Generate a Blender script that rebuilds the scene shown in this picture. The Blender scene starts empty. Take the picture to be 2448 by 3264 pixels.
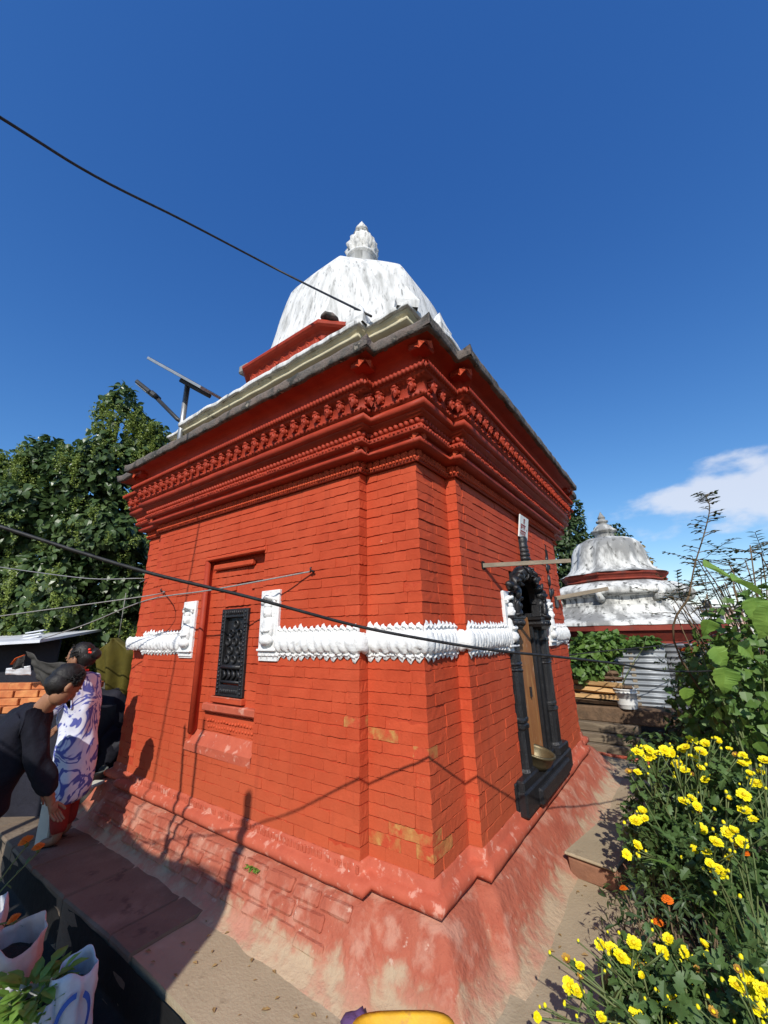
import bpy, bmesh, math, random
from mathutils import Vector, Matrix, noise
random.seed(7)
S = bpy.context.scene
COL = S.collection
# ---------------------------------------------------------------- camera
YAW, PITCH, ROLL = 0.6187, 0.2905, -0.0194
CAM = Vector((1.1223, -1.9707, 1.1575))
_cy, _sy, _cp, _sp = math.cos(YAW), math.sin(YAW), math.cos(PITCH), math.sin(PITCH)
_f = Vector((-_sy*_cp, _cy*_cp, _sp)); _r = Vector((_cy, _sy, 0)); _u = _r.cross(_f)
_r2 = math.cos(ROLL)*_r + math.sin(ROLL)*_u; _u2 = -math.sin(ROLL)*_r + math.cos(ROLL)*_u
cd = bpy.data.cameras.new('camera'); cam = bpy.data.objects.new('camera', cd); COL.objects.link(cam)
cd.sensor_fit = 'HORIZONTAL'; cd.sensor_width = 36; cd.lens = 36*1276.33/2448
cd.clip_start = 0.05; cd.clip_end = 5000
cam.matrix_world = Matrix(((_r2.x, _u2.x, -_f.x, CAM.x), (_r2.y, _u2.y, -_f.y, CAM.y), (_r2.z, _u2.z, -_f.z, CAM.z), (0, 0, 0, 1)))
S.camera = cam
# ---------------------------------------------------------------- sun and sky
EL = math.radians(38); HX, HY = 0.45, -0.893           # horizontal direction towards the sun
TO_SUN = Vector((HX*math.cos(EL), HY*math.cos(EL), math.sin(EL))).normalized()
sd = bpy.data.lights.new('sun', 'SUN'); sd.energy = 5.0; sd.angle = math.radians(0.53); sd.color = (1.0, 0.95, 0.87)
sun = bpy.data.objects.new('sun', sd); COL.objects.link(sun); sun.location = (4, -8, 8)
sun.rotation_euler = (-TO_SUN).to_track_quat('-Z', 'Y').to_euler()
W = bpy.data.worlds.new('World'); S.world = W; W.use_nodes = True
nt = W.node_tree; nt.nodes.clear()
def N(tree, t, **kw):
    n = tree.nodes.new(t)
    for k, v in kw.items():
        if k.startswith('i_'):
            n.inputs[k[2:].replace('_', ' ')].default_value = v
        else: setattr(n, k, v)
    return n
out = N(nt, 'ShaderNodeOutputWorld'); bg = N(nt, 'ShaderNodeBackground'); bg.inputs['Strength'].default_value = 0.11
sky = N(nt, 'ShaderNodeTexSky'); sky.sky_type = 'NISHITA'; sky.sun_disc = False
sky.sun_elevation = EL; sky.sun_rotation = math.atan2(HX, HY); sky.altitude = 1400; sky.air_density = 1.0; sky.dust_density = 0.5; sky.ozone_density = 3.5
# the phone's strong blue rendering of a clear sky, as one curve per channel
sp_ = N(nt, 'ShaderNodeSeparateColor'); cb_ = N(nt, 'ShaderNodeCombineColor'); nt.links.new(sky.outputs[0], sp_.inputs[0])
for i_, (k_, p_) in enumerate(((.74, 1.40), (1.226, 1.037), (2.36, .70))):
    a_ = N(nt, 'ShaderNodeMath', operation='POWER'); a_.inputs[1].default_value = p_; nt.links.new(sp_.outputs[i_], a_.inputs[0])
    m_ = N(nt, 'ShaderNodeMath', operation='MULTIPLY'); m_.inputs[1].default_value = k_; nt.links.new(a_.outputs[0], m_.inputs[0]); nt.links.new(m_.outputs[0], cb_.inputs[i_])
hsv = cb_
# one bank of cumulus low in the sky, part of the sky itself
tc = N(nt, 'ShaderNodeTexCoord')
CD = (_f + _r2*((2345-1224)/1276.33) + _u2*((1632-1575)/1276.33)).normalized()
CT = Vector((0, 0, 1)).cross(CD).normalized(); CV = CD.cross(CT)
def dotn(v):
    d = N(nt, 'ShaderNodeVectorMath', operation='DOT_PRODUCT'); d.inputs[1].default_value = v; nt.links.new(tc.outputs['Generated'], d.inputs[0]); return d.outputs['Value']
def mth(op, a, b=None, c=None):
    m = N(nt, 'ShaderNodeMath', operation=op)
    for i, x in enumerate((a, b, c)):
        if x is None: continue
        if isinstance(x, (int, float)): m.inputs[i].default_value = x
        else: nt.links.new(x, m.inputs[i])
    return m.outputs[0]
du, dv, dd = dotn(CT), dotn(CV), dotn(CD)
cn = N(nt, 'ShaderNodeTexNoise'); cn.inputs['Scale'].default_value = 9; cn.inputs['Detail'].default_value = 7; cn.inputs['Roughness'].default_value = 0.52
mp = N(nt, 'ShaderNodeMapping'); mp.inputs['Scale'].default_value = (1, 1, 1.9); nt.links.new(tc.outputs['Generated'], mp.inputs[0]); nt.links.new(mp.outputs[0], cn.inputs['Vector'])
eu = mth('POWER', mth('DIVIDE', mth('ABSOLUTE', mth('ADD', du, 0.07)), 0.30), 2.0)
ev = mth('POWER', mth('DIVIDE', mth('ABSOLUTE', dv), 0.07), 2.0)
e = mth('SUBTRACT', 1.0, mth('SQRT', mth('ADD', eu, ev)))
m = mth('ADD', mth('MULTIPLY', e, 0.55), mth('MULTIPLY', mth('SUBTRACT', cn.outputs['Fac'], 0.5), 1.5))
mr = N(nt, 'ShaderNodeMapRange', interpolation_type='SMOOTHSTEP'); mr.inputs['From Min'].default_value = -0.02; mr.inputs['From Max'].default_value = 0.36; mr.inputs['To Max'].default_value = 0.78
nt.links.new(m, mr.inputs['Value'])
fac = mth('MULTIPLY', mr.outputs[0], mth('GREATER_THAN', dd, 0.3))
mix = N(nt, 'ShaderNodeMixRGB'); mix.inputs['Color2'].default_value = (7.2, 7.6, 8.6, 1)
nt.links.new(fac, mix.inputs['Fac']); nt.links.new(hsv.outputs[0], mix.inputs['Color1']); nt.links.new(mix.outputs[0], bg.inputs['Color'])
nt.links.new(bg.outputs[0], out.inputs['Surface'])
S.view_settings.view_transform = 'Standard'; S.view_settings.look = 'None'; S.view_settings.exposure = 0.0; S.view_settings.gamma = 1.0
S.view_settings.use_curve_mapping = False

# ---------------------------------------------------------------- helpers
class MB:
    """collects vertices and faces; build() links them as one mesh object"""
    def __init__(s): s.v = []; s.f = []; s.sm = []; s.mi = []
    def add(s, vs, fs, smooth=False, mi=0):
        o = len(s.v); s.v.extend([tuple(v) for v in vs])
        for f in fs: s.f.append(tuple(i+o for i in f)); s.sm.append(smooth); s.mi.append(mi)
    def box(s, lo, hi, M=None, mi=0, ch=0.0):
        x0, y0, z0 = lo; x1, y1, z1 = hi
        if ch > 0:
            vs = []; c = ch
            for z, k in ((z0, c), (z0+c, 0), (z1-c, 0), (z1, c)):
                vs += [(x0+k+c*(k == 0), y0+k, z), (x1-k-c*(k == 0), y0+k, z), (x1-k, y0+k+c*(k == 0), z), (x1-k, y1-k-c*(k == 0), z), (x1-k-c*(k == 0), y1-k, z), (x0+k+c*(k == 0), y1-k, z), (x0+k, y1-k-c*(k == 0), z), (x0+k, y0+k+c*(k == 0), z)]
            fs = [tuple(range(7, -1, -1)), tuple(range(24, 32))]
            for l in range(3):
                for i in range(8): fs.append((l*8+i, l*8+(i+1) % 8, l*8+8+(i+1) % 8, l*8+8+i))
        else:
            vs = [(x, y, z) for z in (z0, z1) for x, y in ((x0, y0), (x1, y0), (x1, y1), (x0, y1))]
            fs = [(3, 2, 1, 0), (4, 5, 6, 7), (0, 1, 5, 4), (1, 2, 6, 5), (2, 3, 7, 6), (3, 0, 4, 7)]
        if M is not None: vs = [M @ Vector(v) for v in vs]
        s.add(vs, fs, False, mi)
    def tube(s, pts, rad, n=8, cap=True, smooth=True, mi=0, flat=1.0):
        pts = [Vector(p) for p in pts]; m = len(pts)
        if not isinstance(rad, (list, tuple)): rad = [rad]*m
        vs = []; prev = None
        for i, p in enumerate(pts):
            t = (pts[min(i+1, m-1)]-pts[max(i-1, 0)]).normalized()
            if prev is None:
                a = Vector((0, 0, 1)) if abs(t.z) < .9 else Vector((1, 0, 0)); u = t.cross(a).normalized()
            else:
                u = (prev - t*prev.dot(t)).normalized()
            prev = u; w = t.cross(u)
            for k in range(n):
                a = 2*math.pi*k/n; vs.append(p+(u*math.cos(a)+w*math.sin(a)*flat)*rad[i])
        fs = [(i*n+k, i*n+(k+1) % n, (i+1)*n+(k+1) % n, (i+1)*n+k) for i in range(m-1) for k in range(n)]
        if cap: fs += [tuple(range(n-1, -1, -1)), tuple((m-1)*n+k for k in range(n))]
        s.add(vs, fs, smooth, mi)
    def lathe(s, prof, n=24, c=(0, 0, 0), smooth=True, mi=0, fn=None, cap=True, M=None):
        vs = []
        for j, (r, z) in enumerate(prof):
            for k in range(n):
                a = 2*math.pi*k/n; rr = r*(fn(a, j) if fn else 1)
                vs.append(Vector((rr*math.cos(a), rr*math.sin(a), z)))
        if M is not None: vs = [M @ v for v in vs]
        vs = [v+Vector(c) for v in vs]
        m = len(prof)
        fs = [(i*n+k, i*n+(k+1) % n, (i+1)*n+(k+1) % n, (i+1)*n+k) for i in range(m-1) for k in range(n)]
        if cap: fs += [tuple(range(n-1, -1, -1)), tuple((m-1)*n+k for k in range(n))]
        s.add(vs, fs, smooth, mi)
    def ell(s, c, r, n=10, m=7, M=None, mi=0, smooth=True):
        c = Vector(c); vs = [Vector((0, 0, -r[2]))]
        for i in range(1, m):
            t = -math.pi/2+math.pi*i/m
            for k in range(n):
                a = 2*math.pi*k/n; vs.append(Vector((r[0]*math.cos(t)*math.cos(a), r[1]*math.cos(t)*math.sin(a), r[2]*math.sin(t))))
        vs.append(Vector((0, 0, r[2])))
        if M is not None: vs = [M @ v for v in vs]
        vs = [v+c for v in vs]; fs = [(0, 1+(k+1) % n, 1+k) for k in range(n)]
        for i in range(m-2):
            for k in range(n): fs.append((1+i*n+k, 1+i*n+(k+1) % n, 1+(i+1)*n+(k+1) % n, 1+(i+1)*n+k))
        L = len(vs)-1; fs += [(L, 1+(m-2)*n+k, 1+(m-2)*n+(k+1) % n) for k in range(n)]
        s.add(vs, fs, smooth, mi)
    def grid(s, fn, nu, nv, smooth=True, mi=0, closed=False):
        vs = [fn(i/nu, j/nv) for j in range(nv+1) for i in range(nu+1)]
        fs = [(j*(nu+1)+i, j*(nu+1)+i+1, (j+1)*(nu+1)+i+1, (j+1)*(nu+1)+i) for j in range(nv) for i in range(nu)]
        s.add(vs, fs, smooth, mi)
    def jitter(s, amp, sc):
        s.v = [tuple(Vector(v)+noise.noise_vector(Vector(v)*sc)*amp) for v in s.v]
    def mesh(s, name, mats):
        me = bpy.data.meshes.new(name); me.from_pydata(s.v, [], s.f); me.update()
        me.polygons.foreach_set('use_smooth', s.sm); 
        for m_ in (mats if isinstance(mats, (list, tuple)) else [mats]): me.materials.append(m_)
        if any(s.mi): me.polygons.foreach_set('material_index', s.mi)
        return me
    def build(s, name, mats, parent=None):
        return link(name, s.mesh(name, mats), parent)
def link(name, me, parent=None, M=None):
    o = bpy.data.objects.new(name, me); COL.objects.link(o)
    if parent is not None: o.parent = parent
    if M is not None: o.matrix_local = M
    return o
def tag(o, label=None, cat=None, group=None, kind=None):
    if label: o['label'] = label
    if cat: o['category'] = cat
    if group: o['group'] = group
    if kind: o['kind'] = kind
    return o
def empty(name, loc=(0, 0, 0), rz=0, label=None, cat=None, group=None):
    o = bpy.data.objects.new(name, None); COL.objects.link(o); o.location = loc; o.rotation_euler = (0, 0, rz); o.empty_display_size = .05
    return tag(o, label, cat, group)
def copy_tree(o, parent=None):
    c = o.copy(); COL.objects.link(c); c.parent = parent
    for ch in [x for x in o.children]: copy_tree(ch, c)
    return c
def solidify(name, mb, mats, parent, th):
    o = mb.build(name, mats, parent); m_ = o.modifiers.new('s', 'SOLIDIFY'); m_.thickness = th; m_.offset = 0; return o
def rnd(a, b): return random.uniform(a, b)

# ---------------------------------------------------------------- materials
def lin(r, g, b):
    def c(x):
        x /= 255; return x/12.92 if x <= .04045 else ((x+.055)/1.055)**2.4
    return (c(r), c(g), c(b), 1)
MATS = {}
def mat(name, c1, c2=None, sc=6.0, rough=.85, bump=0.0, bsc=60.0, c3=None, sc3=2.0, t3=(.55, .7), spec=.3, metal=0.0, det=6, c4=None, sc4=20, t4=(.6, .7), zgrad=None, stretch=None, trans=0.0, perobj=0.0, obj=False, streak=None):
    """procedural surface: base colour broken by one to three noises, plus bump"""
    m = bpy.data.materials.new(name); m.use_nodes = True; t = m.node_tree; t.nodes.clear(); L = t.links
    o = N(t, 'ShaderNodeOutputMaterial'); b = N(t, 'ShaderNodeBsdfPrincipled'); b.inputs['Roughness'].default_value = rough
    b.inputs['Metallic'].default_value = metal; b.inputs['Specular IOR Level'].default_value = spec
    if obj:
        tcn = N(t, 'ShaderNodeTexCoord'); pos = tcn.outputs['Object']
    else:
        g = N(t, 'ShaderNodeNewGeometry'); pos = g.outputs['Position']
    def nz(s_, d_=det, st=None, rgh=.6):
        n = N(t, 'ShaderNodeTexNoise'); n.inputs['Scale'].default_value = s_; n.inputs['Detail'].default_value = d_; n.inputs['Roughness'].default_value = rgh
        if st:
            mm = N(t, 'ShaderNodeMapping'); mm.inputs['Scale'].default_value = st; L.new(pos, mm.inputs[0]); L.new(mm.outputs[0], n.inputs['Vector'])
        else: L.new(pos, n.inputs['Vector'])
        return n.outputs['Fac']
    def ramp(fac, lo, hi, a=0.0, b_=1.0):
        r = N(t, 'ShaderNodeMapRange', interpolation_type='SMOOTHSTEP'); r.inputs['From Min'].default_value = lo; r.inputs['From Max'].default_value = hi
        r.inputs['To Min'].default_value = a; r.inputs['To Max'].default_value = b_; L.new(fac, r.inputs['Value']); return r.outputs[0]
    def mx(fac, a, b_):
        n = N(t, 'ShaderNodeMixRGB')
        L.new(fac, n.inputs['Fac'])
        for i, x in ((1, a), (2, b_)):
            if isinstance(x, tuple): n.inputs[i].default_value = x
            else: L.new(x, n.inputs[i])
        return n.outputs[0]
    col = c1
    if c2: col = mx(ramp(nz(sc, st=stretch), .32, .68), c1, c2)
    if c3: col = mx(ramp(nz(sc3, 9, stretch), *t3), col, c3)
    if c4: col = mx(ramp(nz(sc4, 8, stretch), *t4), col, c4)
    if zgrad:                       # (z_low, z_high, colour, noise amount): weather line near the ground
        sep = N(t, 'ShaderNodeSeparateXYZ'); L.new(pos, sep.inputs[0])
        a_ = N(t, 'ShaderNodeMath', operation='MULTIPLY_ADD'); L.new(nz(zgrad[4] if len(zgrad) > 4 else 5, 8), a_.inputs[0]); a_.inputs[1].default_value = zgrad[3]; L.new(sep.outputs['Z'], a_.inputs[2])
        col = mx(ramp(a_.outputs[0], zgrad[0]+zgrad[3]*.5, zgrad[1]+zgrad[3]*.5, 1, 0), col, zgrad[2])
    if streak:                      # (colour, low, high, strength): rain streaks running down the face
        col = mx(ramp(nz(1.0, 6, (7, 7, .55)), streak[1], streak[2], 0, streak[3]), col, streak[0])
    if perobj:
        oi = N(t, 'ShaderNodeObjectInfo'); hs = N(t, 'ShaderNodeHueSaturation')
        r = N(t, 'ShaderNodeMapRange'); r.inputs['To Min'].default_value = 1-perobj; r.inputs['To Max'].default_value = 1+perobj; L.new(oi.outputs['Random'], r.inputs['Value']); L.new(r.outputs[0], hs.inputs['Value'])
        if isinstance(col, tuple): hs.inputs['Color'].default_value = col
        else: L.new(col, hs.inputs['Color'])
        col = hs.outputs[0]
    if isinstance(col, tuple): b.inputs['Base Color'].default_value = col
    else: L.new(col, b.inputs['Base Color'])
    if bump:
        bp = N(t, 'ShaderNodeBump'); bp.inputs['Strength'].default_value = 1.0; bp.inputs['Distance'].default_value = bump
        L.new(nz(bsc, 5, stretch), bp.inputs['Height']); L.new(bp.outputs[0], b.inputs['Normal'])
    sh = b.outputs[0]
    if trans:
        tr = N(t, 'ShaderNodeBsdfTranslucent'); ms = N(t, 'ShaderNodeMixShader'); ms.inputs[0].default_value = trans
        if isinstance(col, tuple): tr.inputs['Color'].default_value = col
        else: L.new(col, tr.inputs['Color'])
        L.new(sh, ms.inputs[1]); L.new(tr.outputs[0], ms.inputs[2]); sh = ms.outputs[0]
    L.new(sh, o.inputs['Surface']); MATS[name] = m; return m
RED1, RED2, RED3 = (.475, .068, .026, 1), (.42, .056, .021, 1), (.51, .084, .034, 1)
mat('red_paint', RED1, RED2, 7, .72, .0022, 70, RED3, 1.6, (.40, .75), c4=(.54, .19, .11, 1), sc4=30, t4=(.67, .76), perobj=.045, spec=.15, zgrad=(-.2, .75, (.46, .092, .038, 1), .9, 3), streak=((.26, .045, .022, 1), .55, .80, .55))
mat('red_paint_trim', (.36, .041, .016, 1), (.29, .032, .013, 1), 9, .6, .0016, 70, c4=(.42, .07, .028, 1), sc4=30, t4=(.62, .78), spec=.25)
mat('red_core', (.48, .060, .021, 1), (.42, .050, .018, 1), 12, .8, .004, 60)
mat('worn_brick', RED1, RED2, 10, .8, .003, 60, (.42, .15, .045, 1), 9, (.42, .60), c4=(.46, .22, .065, 1), sc4=14, t4=(.50, .64))
mat('plinth_paint', (.38, .105, .060, 1), (.33, .080, .045, 1), 8, .85, .012, 28, (.44, .20, .135, 1), 7, (.46, .66), c4=(.52, .33, .25, 1), sc4=17, t4=(.64, .72), zgrad=(-.39, -.27, (.41, .30, .195, 1), .44, 7))
mat('ledge_paint', (.46, .10, .052, 1), (.40, .08, .042, 1), 9, .75, .003, 50, (.55, .24, .17, 1), 16, (.55, .66), c4=(.60, .42, .34, 1), sc4=34, t4=(.67, .73))
mat('white_plaster', (.76, .76, .74, 1), (.70, .70, .69, 1), 20, .9, .004, 70, (.56, .55, .53, 1), 26, (.56, .68), streak=((.50, .48, .45, 1), .56, .78, .6))
mat('lime_dome', (.70, .70, .68, 1), (.60, .60, .58, 1), 6, .9, .008, 22, (.36, .36, .34, 1), 3.6, (.46, .70), c4=(.22, .22, .21, 1), sc4=12, t4=(.55, .72), stretch=(2.4, 2.4, .16))
mat('lime_old', (.70, .70, .66, 1), (.58, .58, .55, 1), 4, .9, .005, 25, (.24, .24, .23, 1), 2.2, (.42, .60), c4=(.12, .12, .11, 1), sc4=8, t4=(.53, .66), stretch=(1.5, 1.5, .55))
mat('cream_fascia', (.62, .56, .38, 1), (.52, .46, .31, 1), 6, .9, .003, 40, (.24, .22, .16, 1), 9, (.60, .72))
mat('eave_stone', (.17, .13, .11, 1), (.11, .10, .09, 1), 8, .95, .010, 45, (.05, .05, .045, 1), 9, (.50, .62), c4=(.30, .26, .21, 1), sc4=18, t4=(.62, .70))
mat('black_wood', (.011, .011, .012, 1), (.016, .016, .018, 1), 10, .42, .004, 60, (.04, .04, .042, 1), 24, (.62, .74), spec=.45)
mat('concrete', (.36, .29, .19, 1), (.30, .24, .155, 1), 2.2, .95, .004, 60, (.43, .36, .25, 1), 1.3, (.50, .66), c4=(.22, .17, .11, 1), sc4=5, t4=(.60, .72))
mat('old_red', (.24, .042, .025, 1), (.17, .03, .02, 1), 5, .8, .004, 30, (.10, .05, .04, 1), 4, (.55, .7))
mat('slab_stone', (.19, .145, .10, 1), (.15, .112, .078, 1), 3, .95, .008, 40, (.24, .19, .135, 1), 2, (.5, .68), c4=(.10, .075, .055, 1), sc4=7, t4=(.6, .72))
mat('soil', (.045, .032, .022, 1), (.025, .018, .013, 1), 9, .98, .02, 30)
# ---------------------------------------------------------------- ground
ZG = -0.38
mb = MB()
def gz(x, y): return ZG + .012*noise.noise(Vector((x*1.3, y*1.3, 0))) + .004*noise.noise(Vector((x*6, y*6, 3)))
NX = 60
def edge_y(x): return -.655+.01*math.sin(x*3)
xs = [-4.6+i*.12 for i in range(51)]; ys = [-1.6+i*.12 for i in range(58)]
vs = [(x, max(y, edge_y(x)) if y < edge_y(x)+.12 else y, gz(x, y)) for y in ys for x in xs]; nxs = len(xs)
mb.add(vs, [(j*nxs+i, j*nxs+i+1, (j+1)*nxs+i+1, (j+1)*nxs+i) for j in range(len(ys)-1) for i in range(nxs-1) if ys[j+1] > edge_y(xs[i])+.001], True)
mb.add([(x, edge_y(x)+.001, z) for x in xs for z in (gz(x, edge_y(x)), -.7)], [(2*i, 2*i+1, 2*i+3, 2*i+2) for i in range(len(xs)-1)])
tag(mb.build('pavement', MATS['concrete']), kind='structure')
mb = MB(); mb.add([(-3000, -3000, -.62), (3000, -3000, -.62), (3000, 3000, -.62), (-3000, 3000, -.62)], [(0, 1, 2, 3)])
mat('field', (.085, .085, .040, 1), (.06, .05, .03, 1), .8, .98, .02, 6, (.11, .085, .05, 1), .3, (.45, .6)); tag(mb.build('ground', MATS['field']), kind='structure')
# brown stone slabs along the drain, each its own piece
stone_path = empty('stone_path'); tag(stone_path, kind='structure')
x = -4.45
while x < -1.45:
    x1 = min(x+rnd(.5, .72), -1.42); mb = MB(); e0, e1 = edge_y(x)-.02, edge_y(x1)-.02; yb = -.17+rnd(-.03, .02); zt = ZG+.012+rnd(0, .005)
    q = [(x+.006, e0), (x1-.006, e1), (x1-.006, yb), (x+.006, yb)]; c = .012; cx_, cy_ = sum(p[0] for p in q)/4, sum(p[1] for p in q)/4
    lay_ = [(0, -.70), (0, zt-c), (c, zt)]
    mb.add([(p[0]+(cx_-p[0])*k_*3, p[1]+(cy_-p[1])*k_*3, z_) for (k_, z_) in lay_ for p in q], [(4*l+a, 4*l+(a+1) % 4, 4*l+4+(a+1) % 4, 4*l+4+a) for l in range(2) for a in range(4)]+[(8, 9, 10, 11)]); mb.jitter(.010, 6)
    mb.build('slab', MATS['slab_stone'], stone_path); x = x1
# ---------------------------------------------------------------- brick shrine
WD, A_, B_ = 3.66, .481, .079
POLY = [(-WD+A_, 0), (-A_, 0), (-A_, B_), (-B_, B_), (-B_, A_), (0, A_), (0, WD-A_), (-B_, WD-A_), (-B_, WD-B_), (-A_, WD-B_), (-A_, WD), (-WD+A_, WD), (-WD+A_, WD-B_), (-WD+B_, WD-B_), (-WD+B_, WD-A_), (-WD, WD-A_), (-WD, A_), (-WD+B_, A_), (-WD+B_, B_), (-WD+A_, B_)]
POLY = [Vector(p) for p in POLY]; NP = len(POLY)
def enorm(i):
    d = (POLY[(i+1) % NP]-POLY[i]).normalized(); return Vector((d.y, -d.x))
def opoly(o): return [POLY[i]+o*(enorm(i-1)+enorm(i)) for i in range(NP)]
shrine = empty('brick_shrine', (-1.83, 1.83, 0), 0, 'red painted brick shrine with white bell dome and black carved door', 'shrine')
shrine.location = (0, 0, 0)
def sweep(prof, step=None, jit=0, jsc=8, smooth=True, mbx=None):
    """profile (offset, z) carried round the whole notched plan with mitred corners"""
    mb = mbx or MB(); rows = []
    for (o, z) in prof:
        P = opoly(o); pts = []
        for i in range(NP):
            p, q = P[i], P[(i+1) % NP]; n = 1
            if step: n = max(1, int((POLY[(i+1) % NP]-POLY[i]).length/step))
            for k in range(n):
                t = k/n; pts.append(Vector((p.x+(q.x-p.x)*t, p.y+(q.y-p.y)*t, z)))
        rows.append(pts)
    m = len(rows[0]); vs = [v for r in rows for v in r]
    if jit: vs = [v+noise.noise_vector(v*jsc)*jit+noise.noise_vector(v*jsc*3.1)*jit*.4 for v in vs]
    fs = [(j*m+i, j*m+(i+1) % m, (j+1)*m+(i+1) % m, (j+1)*m+i) for j in range(len(rows)-1) for i in range(m)]
    if prof[0][1] > prof[-1][1]: fs = [f[::-1] for f in fs]
    mb.add(vs, fs, smooth); return mb
def halfround(o, z, r, n=6): return [(o+r*math.cos(-math.pi/2+math.pi*k/n), z+r*math.sin(-math.pi/2+math.pi*k/n)) for k in range(n+1)]
HW = 2.2; NC = 35; CH = HW/NC
NICHE = (-2.22, -1.43, .34, 1.79); DOOR = (1.24, 2.33, -.2, 1.72)
# wall core: boxes left round the niche and the doorway
core = MB(); I = .0055
def cbox(a, b): core.box(a, b)
for (x0, x1, z0, z1) in ((-WD+A_+I, NICHE[0], -.4, 2.25), (NICHE[1], -A_-I, -.4, 2.25), (NICHE[0], NICHE[1], -.4, NICHE[2]), (NICHE[0], NICHE[1], NICHE[3], 2.25)):
    core.box((x0, I, z0), (x1, .5, z1))
core.box((-WD+B_+I, B_+I, -.4), (-B_-I, .49, 2.25)); core.v = core.v[:-8]; core.f = core.f[:-6]; core.sm = core.sm[:-6]; core.mi = core.mi[:-6]
core.box((-WD+B_+I, B_+I, -.4), (-WD+A_+.05, .6, 2.25)); core.box((-A_-.05, B_+I, -.4), (-B_-I, .6, 2.25))
for (y0, y1, z0, z1) in ((A_+I, DOOR[0], -.4, 2.25), (DOOR[1], WD-A_-I, -.4, 2.25), (DOOR[0], DOOR[1], DOOR[3], 2.25), (DOOR[0], DOOR[1], -.4, .0)):
    core.box((-.5, y0, z0), (-I, y1, z1))
core.box((-.6, WD-A_-.05, -.4), (-B_-I, WD-B_-I, 2.25))
core.box((-WD+I, A_+I, -.4), (-WD+.4, WD-A_-I, 2.25)); core.box((-WD+A_, WD-.4, -.4), (-A_, WD-I, 2.25)); core.box((-WD+B_+I, WD-A_-.05, -.4), (-WD+A_+.1, WD-B_-I, 2.25))
core.build('wall_core', MATS['red_core'], shrine)
# --- bricks
def unit_brick(seed):
    rr = random.Random(seed); b = MB(); nx, nz = 5, 2; g = []
    for j in range(nz+1):
        for i in range(nx+1):
            X = -.5+i/nx; Z = -.5+j/nz; e = 0
            if i in (0, nx): e += .005*rr.uniform(-1, 1)
            zz = Z*.94 + (rr.uniform(-.055, .055) if j in (0, nz) else rr.uniform(-.05, .05))
            g.append((X*.994+e, rr.uniform(-.02, .012)-.05*Z-.02, zz))
    ring = []; order = [(i, 0) for i in range(nx+1)]+[(nx, j) for j in range(1, nz+1)]+[(i, nz) for i in range(nx-1, -1, -1)]+[(0, j) for j in range(nz-1, 0, -1)]
    vs = list(g); idx = [j*(nx+1)+i for i, j in order]; base = len(vs)
    for (i, j), q in zip(order, idx):
        v = g[q]; sx = 1+.006; sz = 1+.05
        vs.append((v[0]*sx, -.10 if (i in (0, nx) and 0 < j < nz) else -.17, v[2]*sz))
    for q in range(len(order)): v = vs[base+q]; vs.append((v[0], -1, v[2]))
    fs = [(j*(nx+1)+i+1, j*(nx+1)+i, (j+1)*(nx+1)+i, (j+1)*(nx+1)+i+1) for j in range(nz) for i in range(nx)]
    m = len(order)
    for q in range(m): fs.append((idx[q], idx[(q+1) % m], base+(q+1) % m, base+q)); fs.append((base+q, base+(q+1) % m, base+m+(q+1) % m, base+m+q))
    b.add(vs, fs[:nx*nz], True); b.f = b.f[:nx*nz]; b.v = list(vs); b.sm = [False]*(nx*nz); b.mi = [0]*(nx*nz)
    for f_ in fs[nx*nz:]: b.f.append(f_); b.sm.append(False); b.mi.append(0)
    return b
UB = [unit_brick(s) for s in range(8)]
UBM = [u.mesh('brick', MATS['red_paint']) for u in UB]
BR = []   # (area, matrix, variant, position)
def add_brick(p0, t, n, s0, s1, zc, h, depth=.032, proud=0.0):
    c = Vector((p0.x+t.x*(s0+s1)/2, p0.y+t.y*(s0+s1)/2, zc)); L = s1-s0
    if L < .012: return
    tt = Vector((n.y, -n.x, 0)); nn = Vector((n.x, n.y, 0)); a = rnd(-.006, .006)
    zz = (Vector((0, 0, 1))+tt*a).normalized(); c = c+nn*(proud+rnd(-.0025, .003))
    M = Matrix(((tt.x*L, nn.x*depth, zz.x*h, c.x), (tt.y*L, nn.y*depth, zz.y*h, c.y), (tt.z*L, nn.z*depth, zz.z*h, c.z), (0, 0, 0, 1)))
    d = c-CAM; area = L*h*max(.05, -d.normalized().dot(nn))/d.length_squared
    if d.dot(_f) < .2: area = 0
    BR.append((area, M, random.randrange(8), c))
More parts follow.
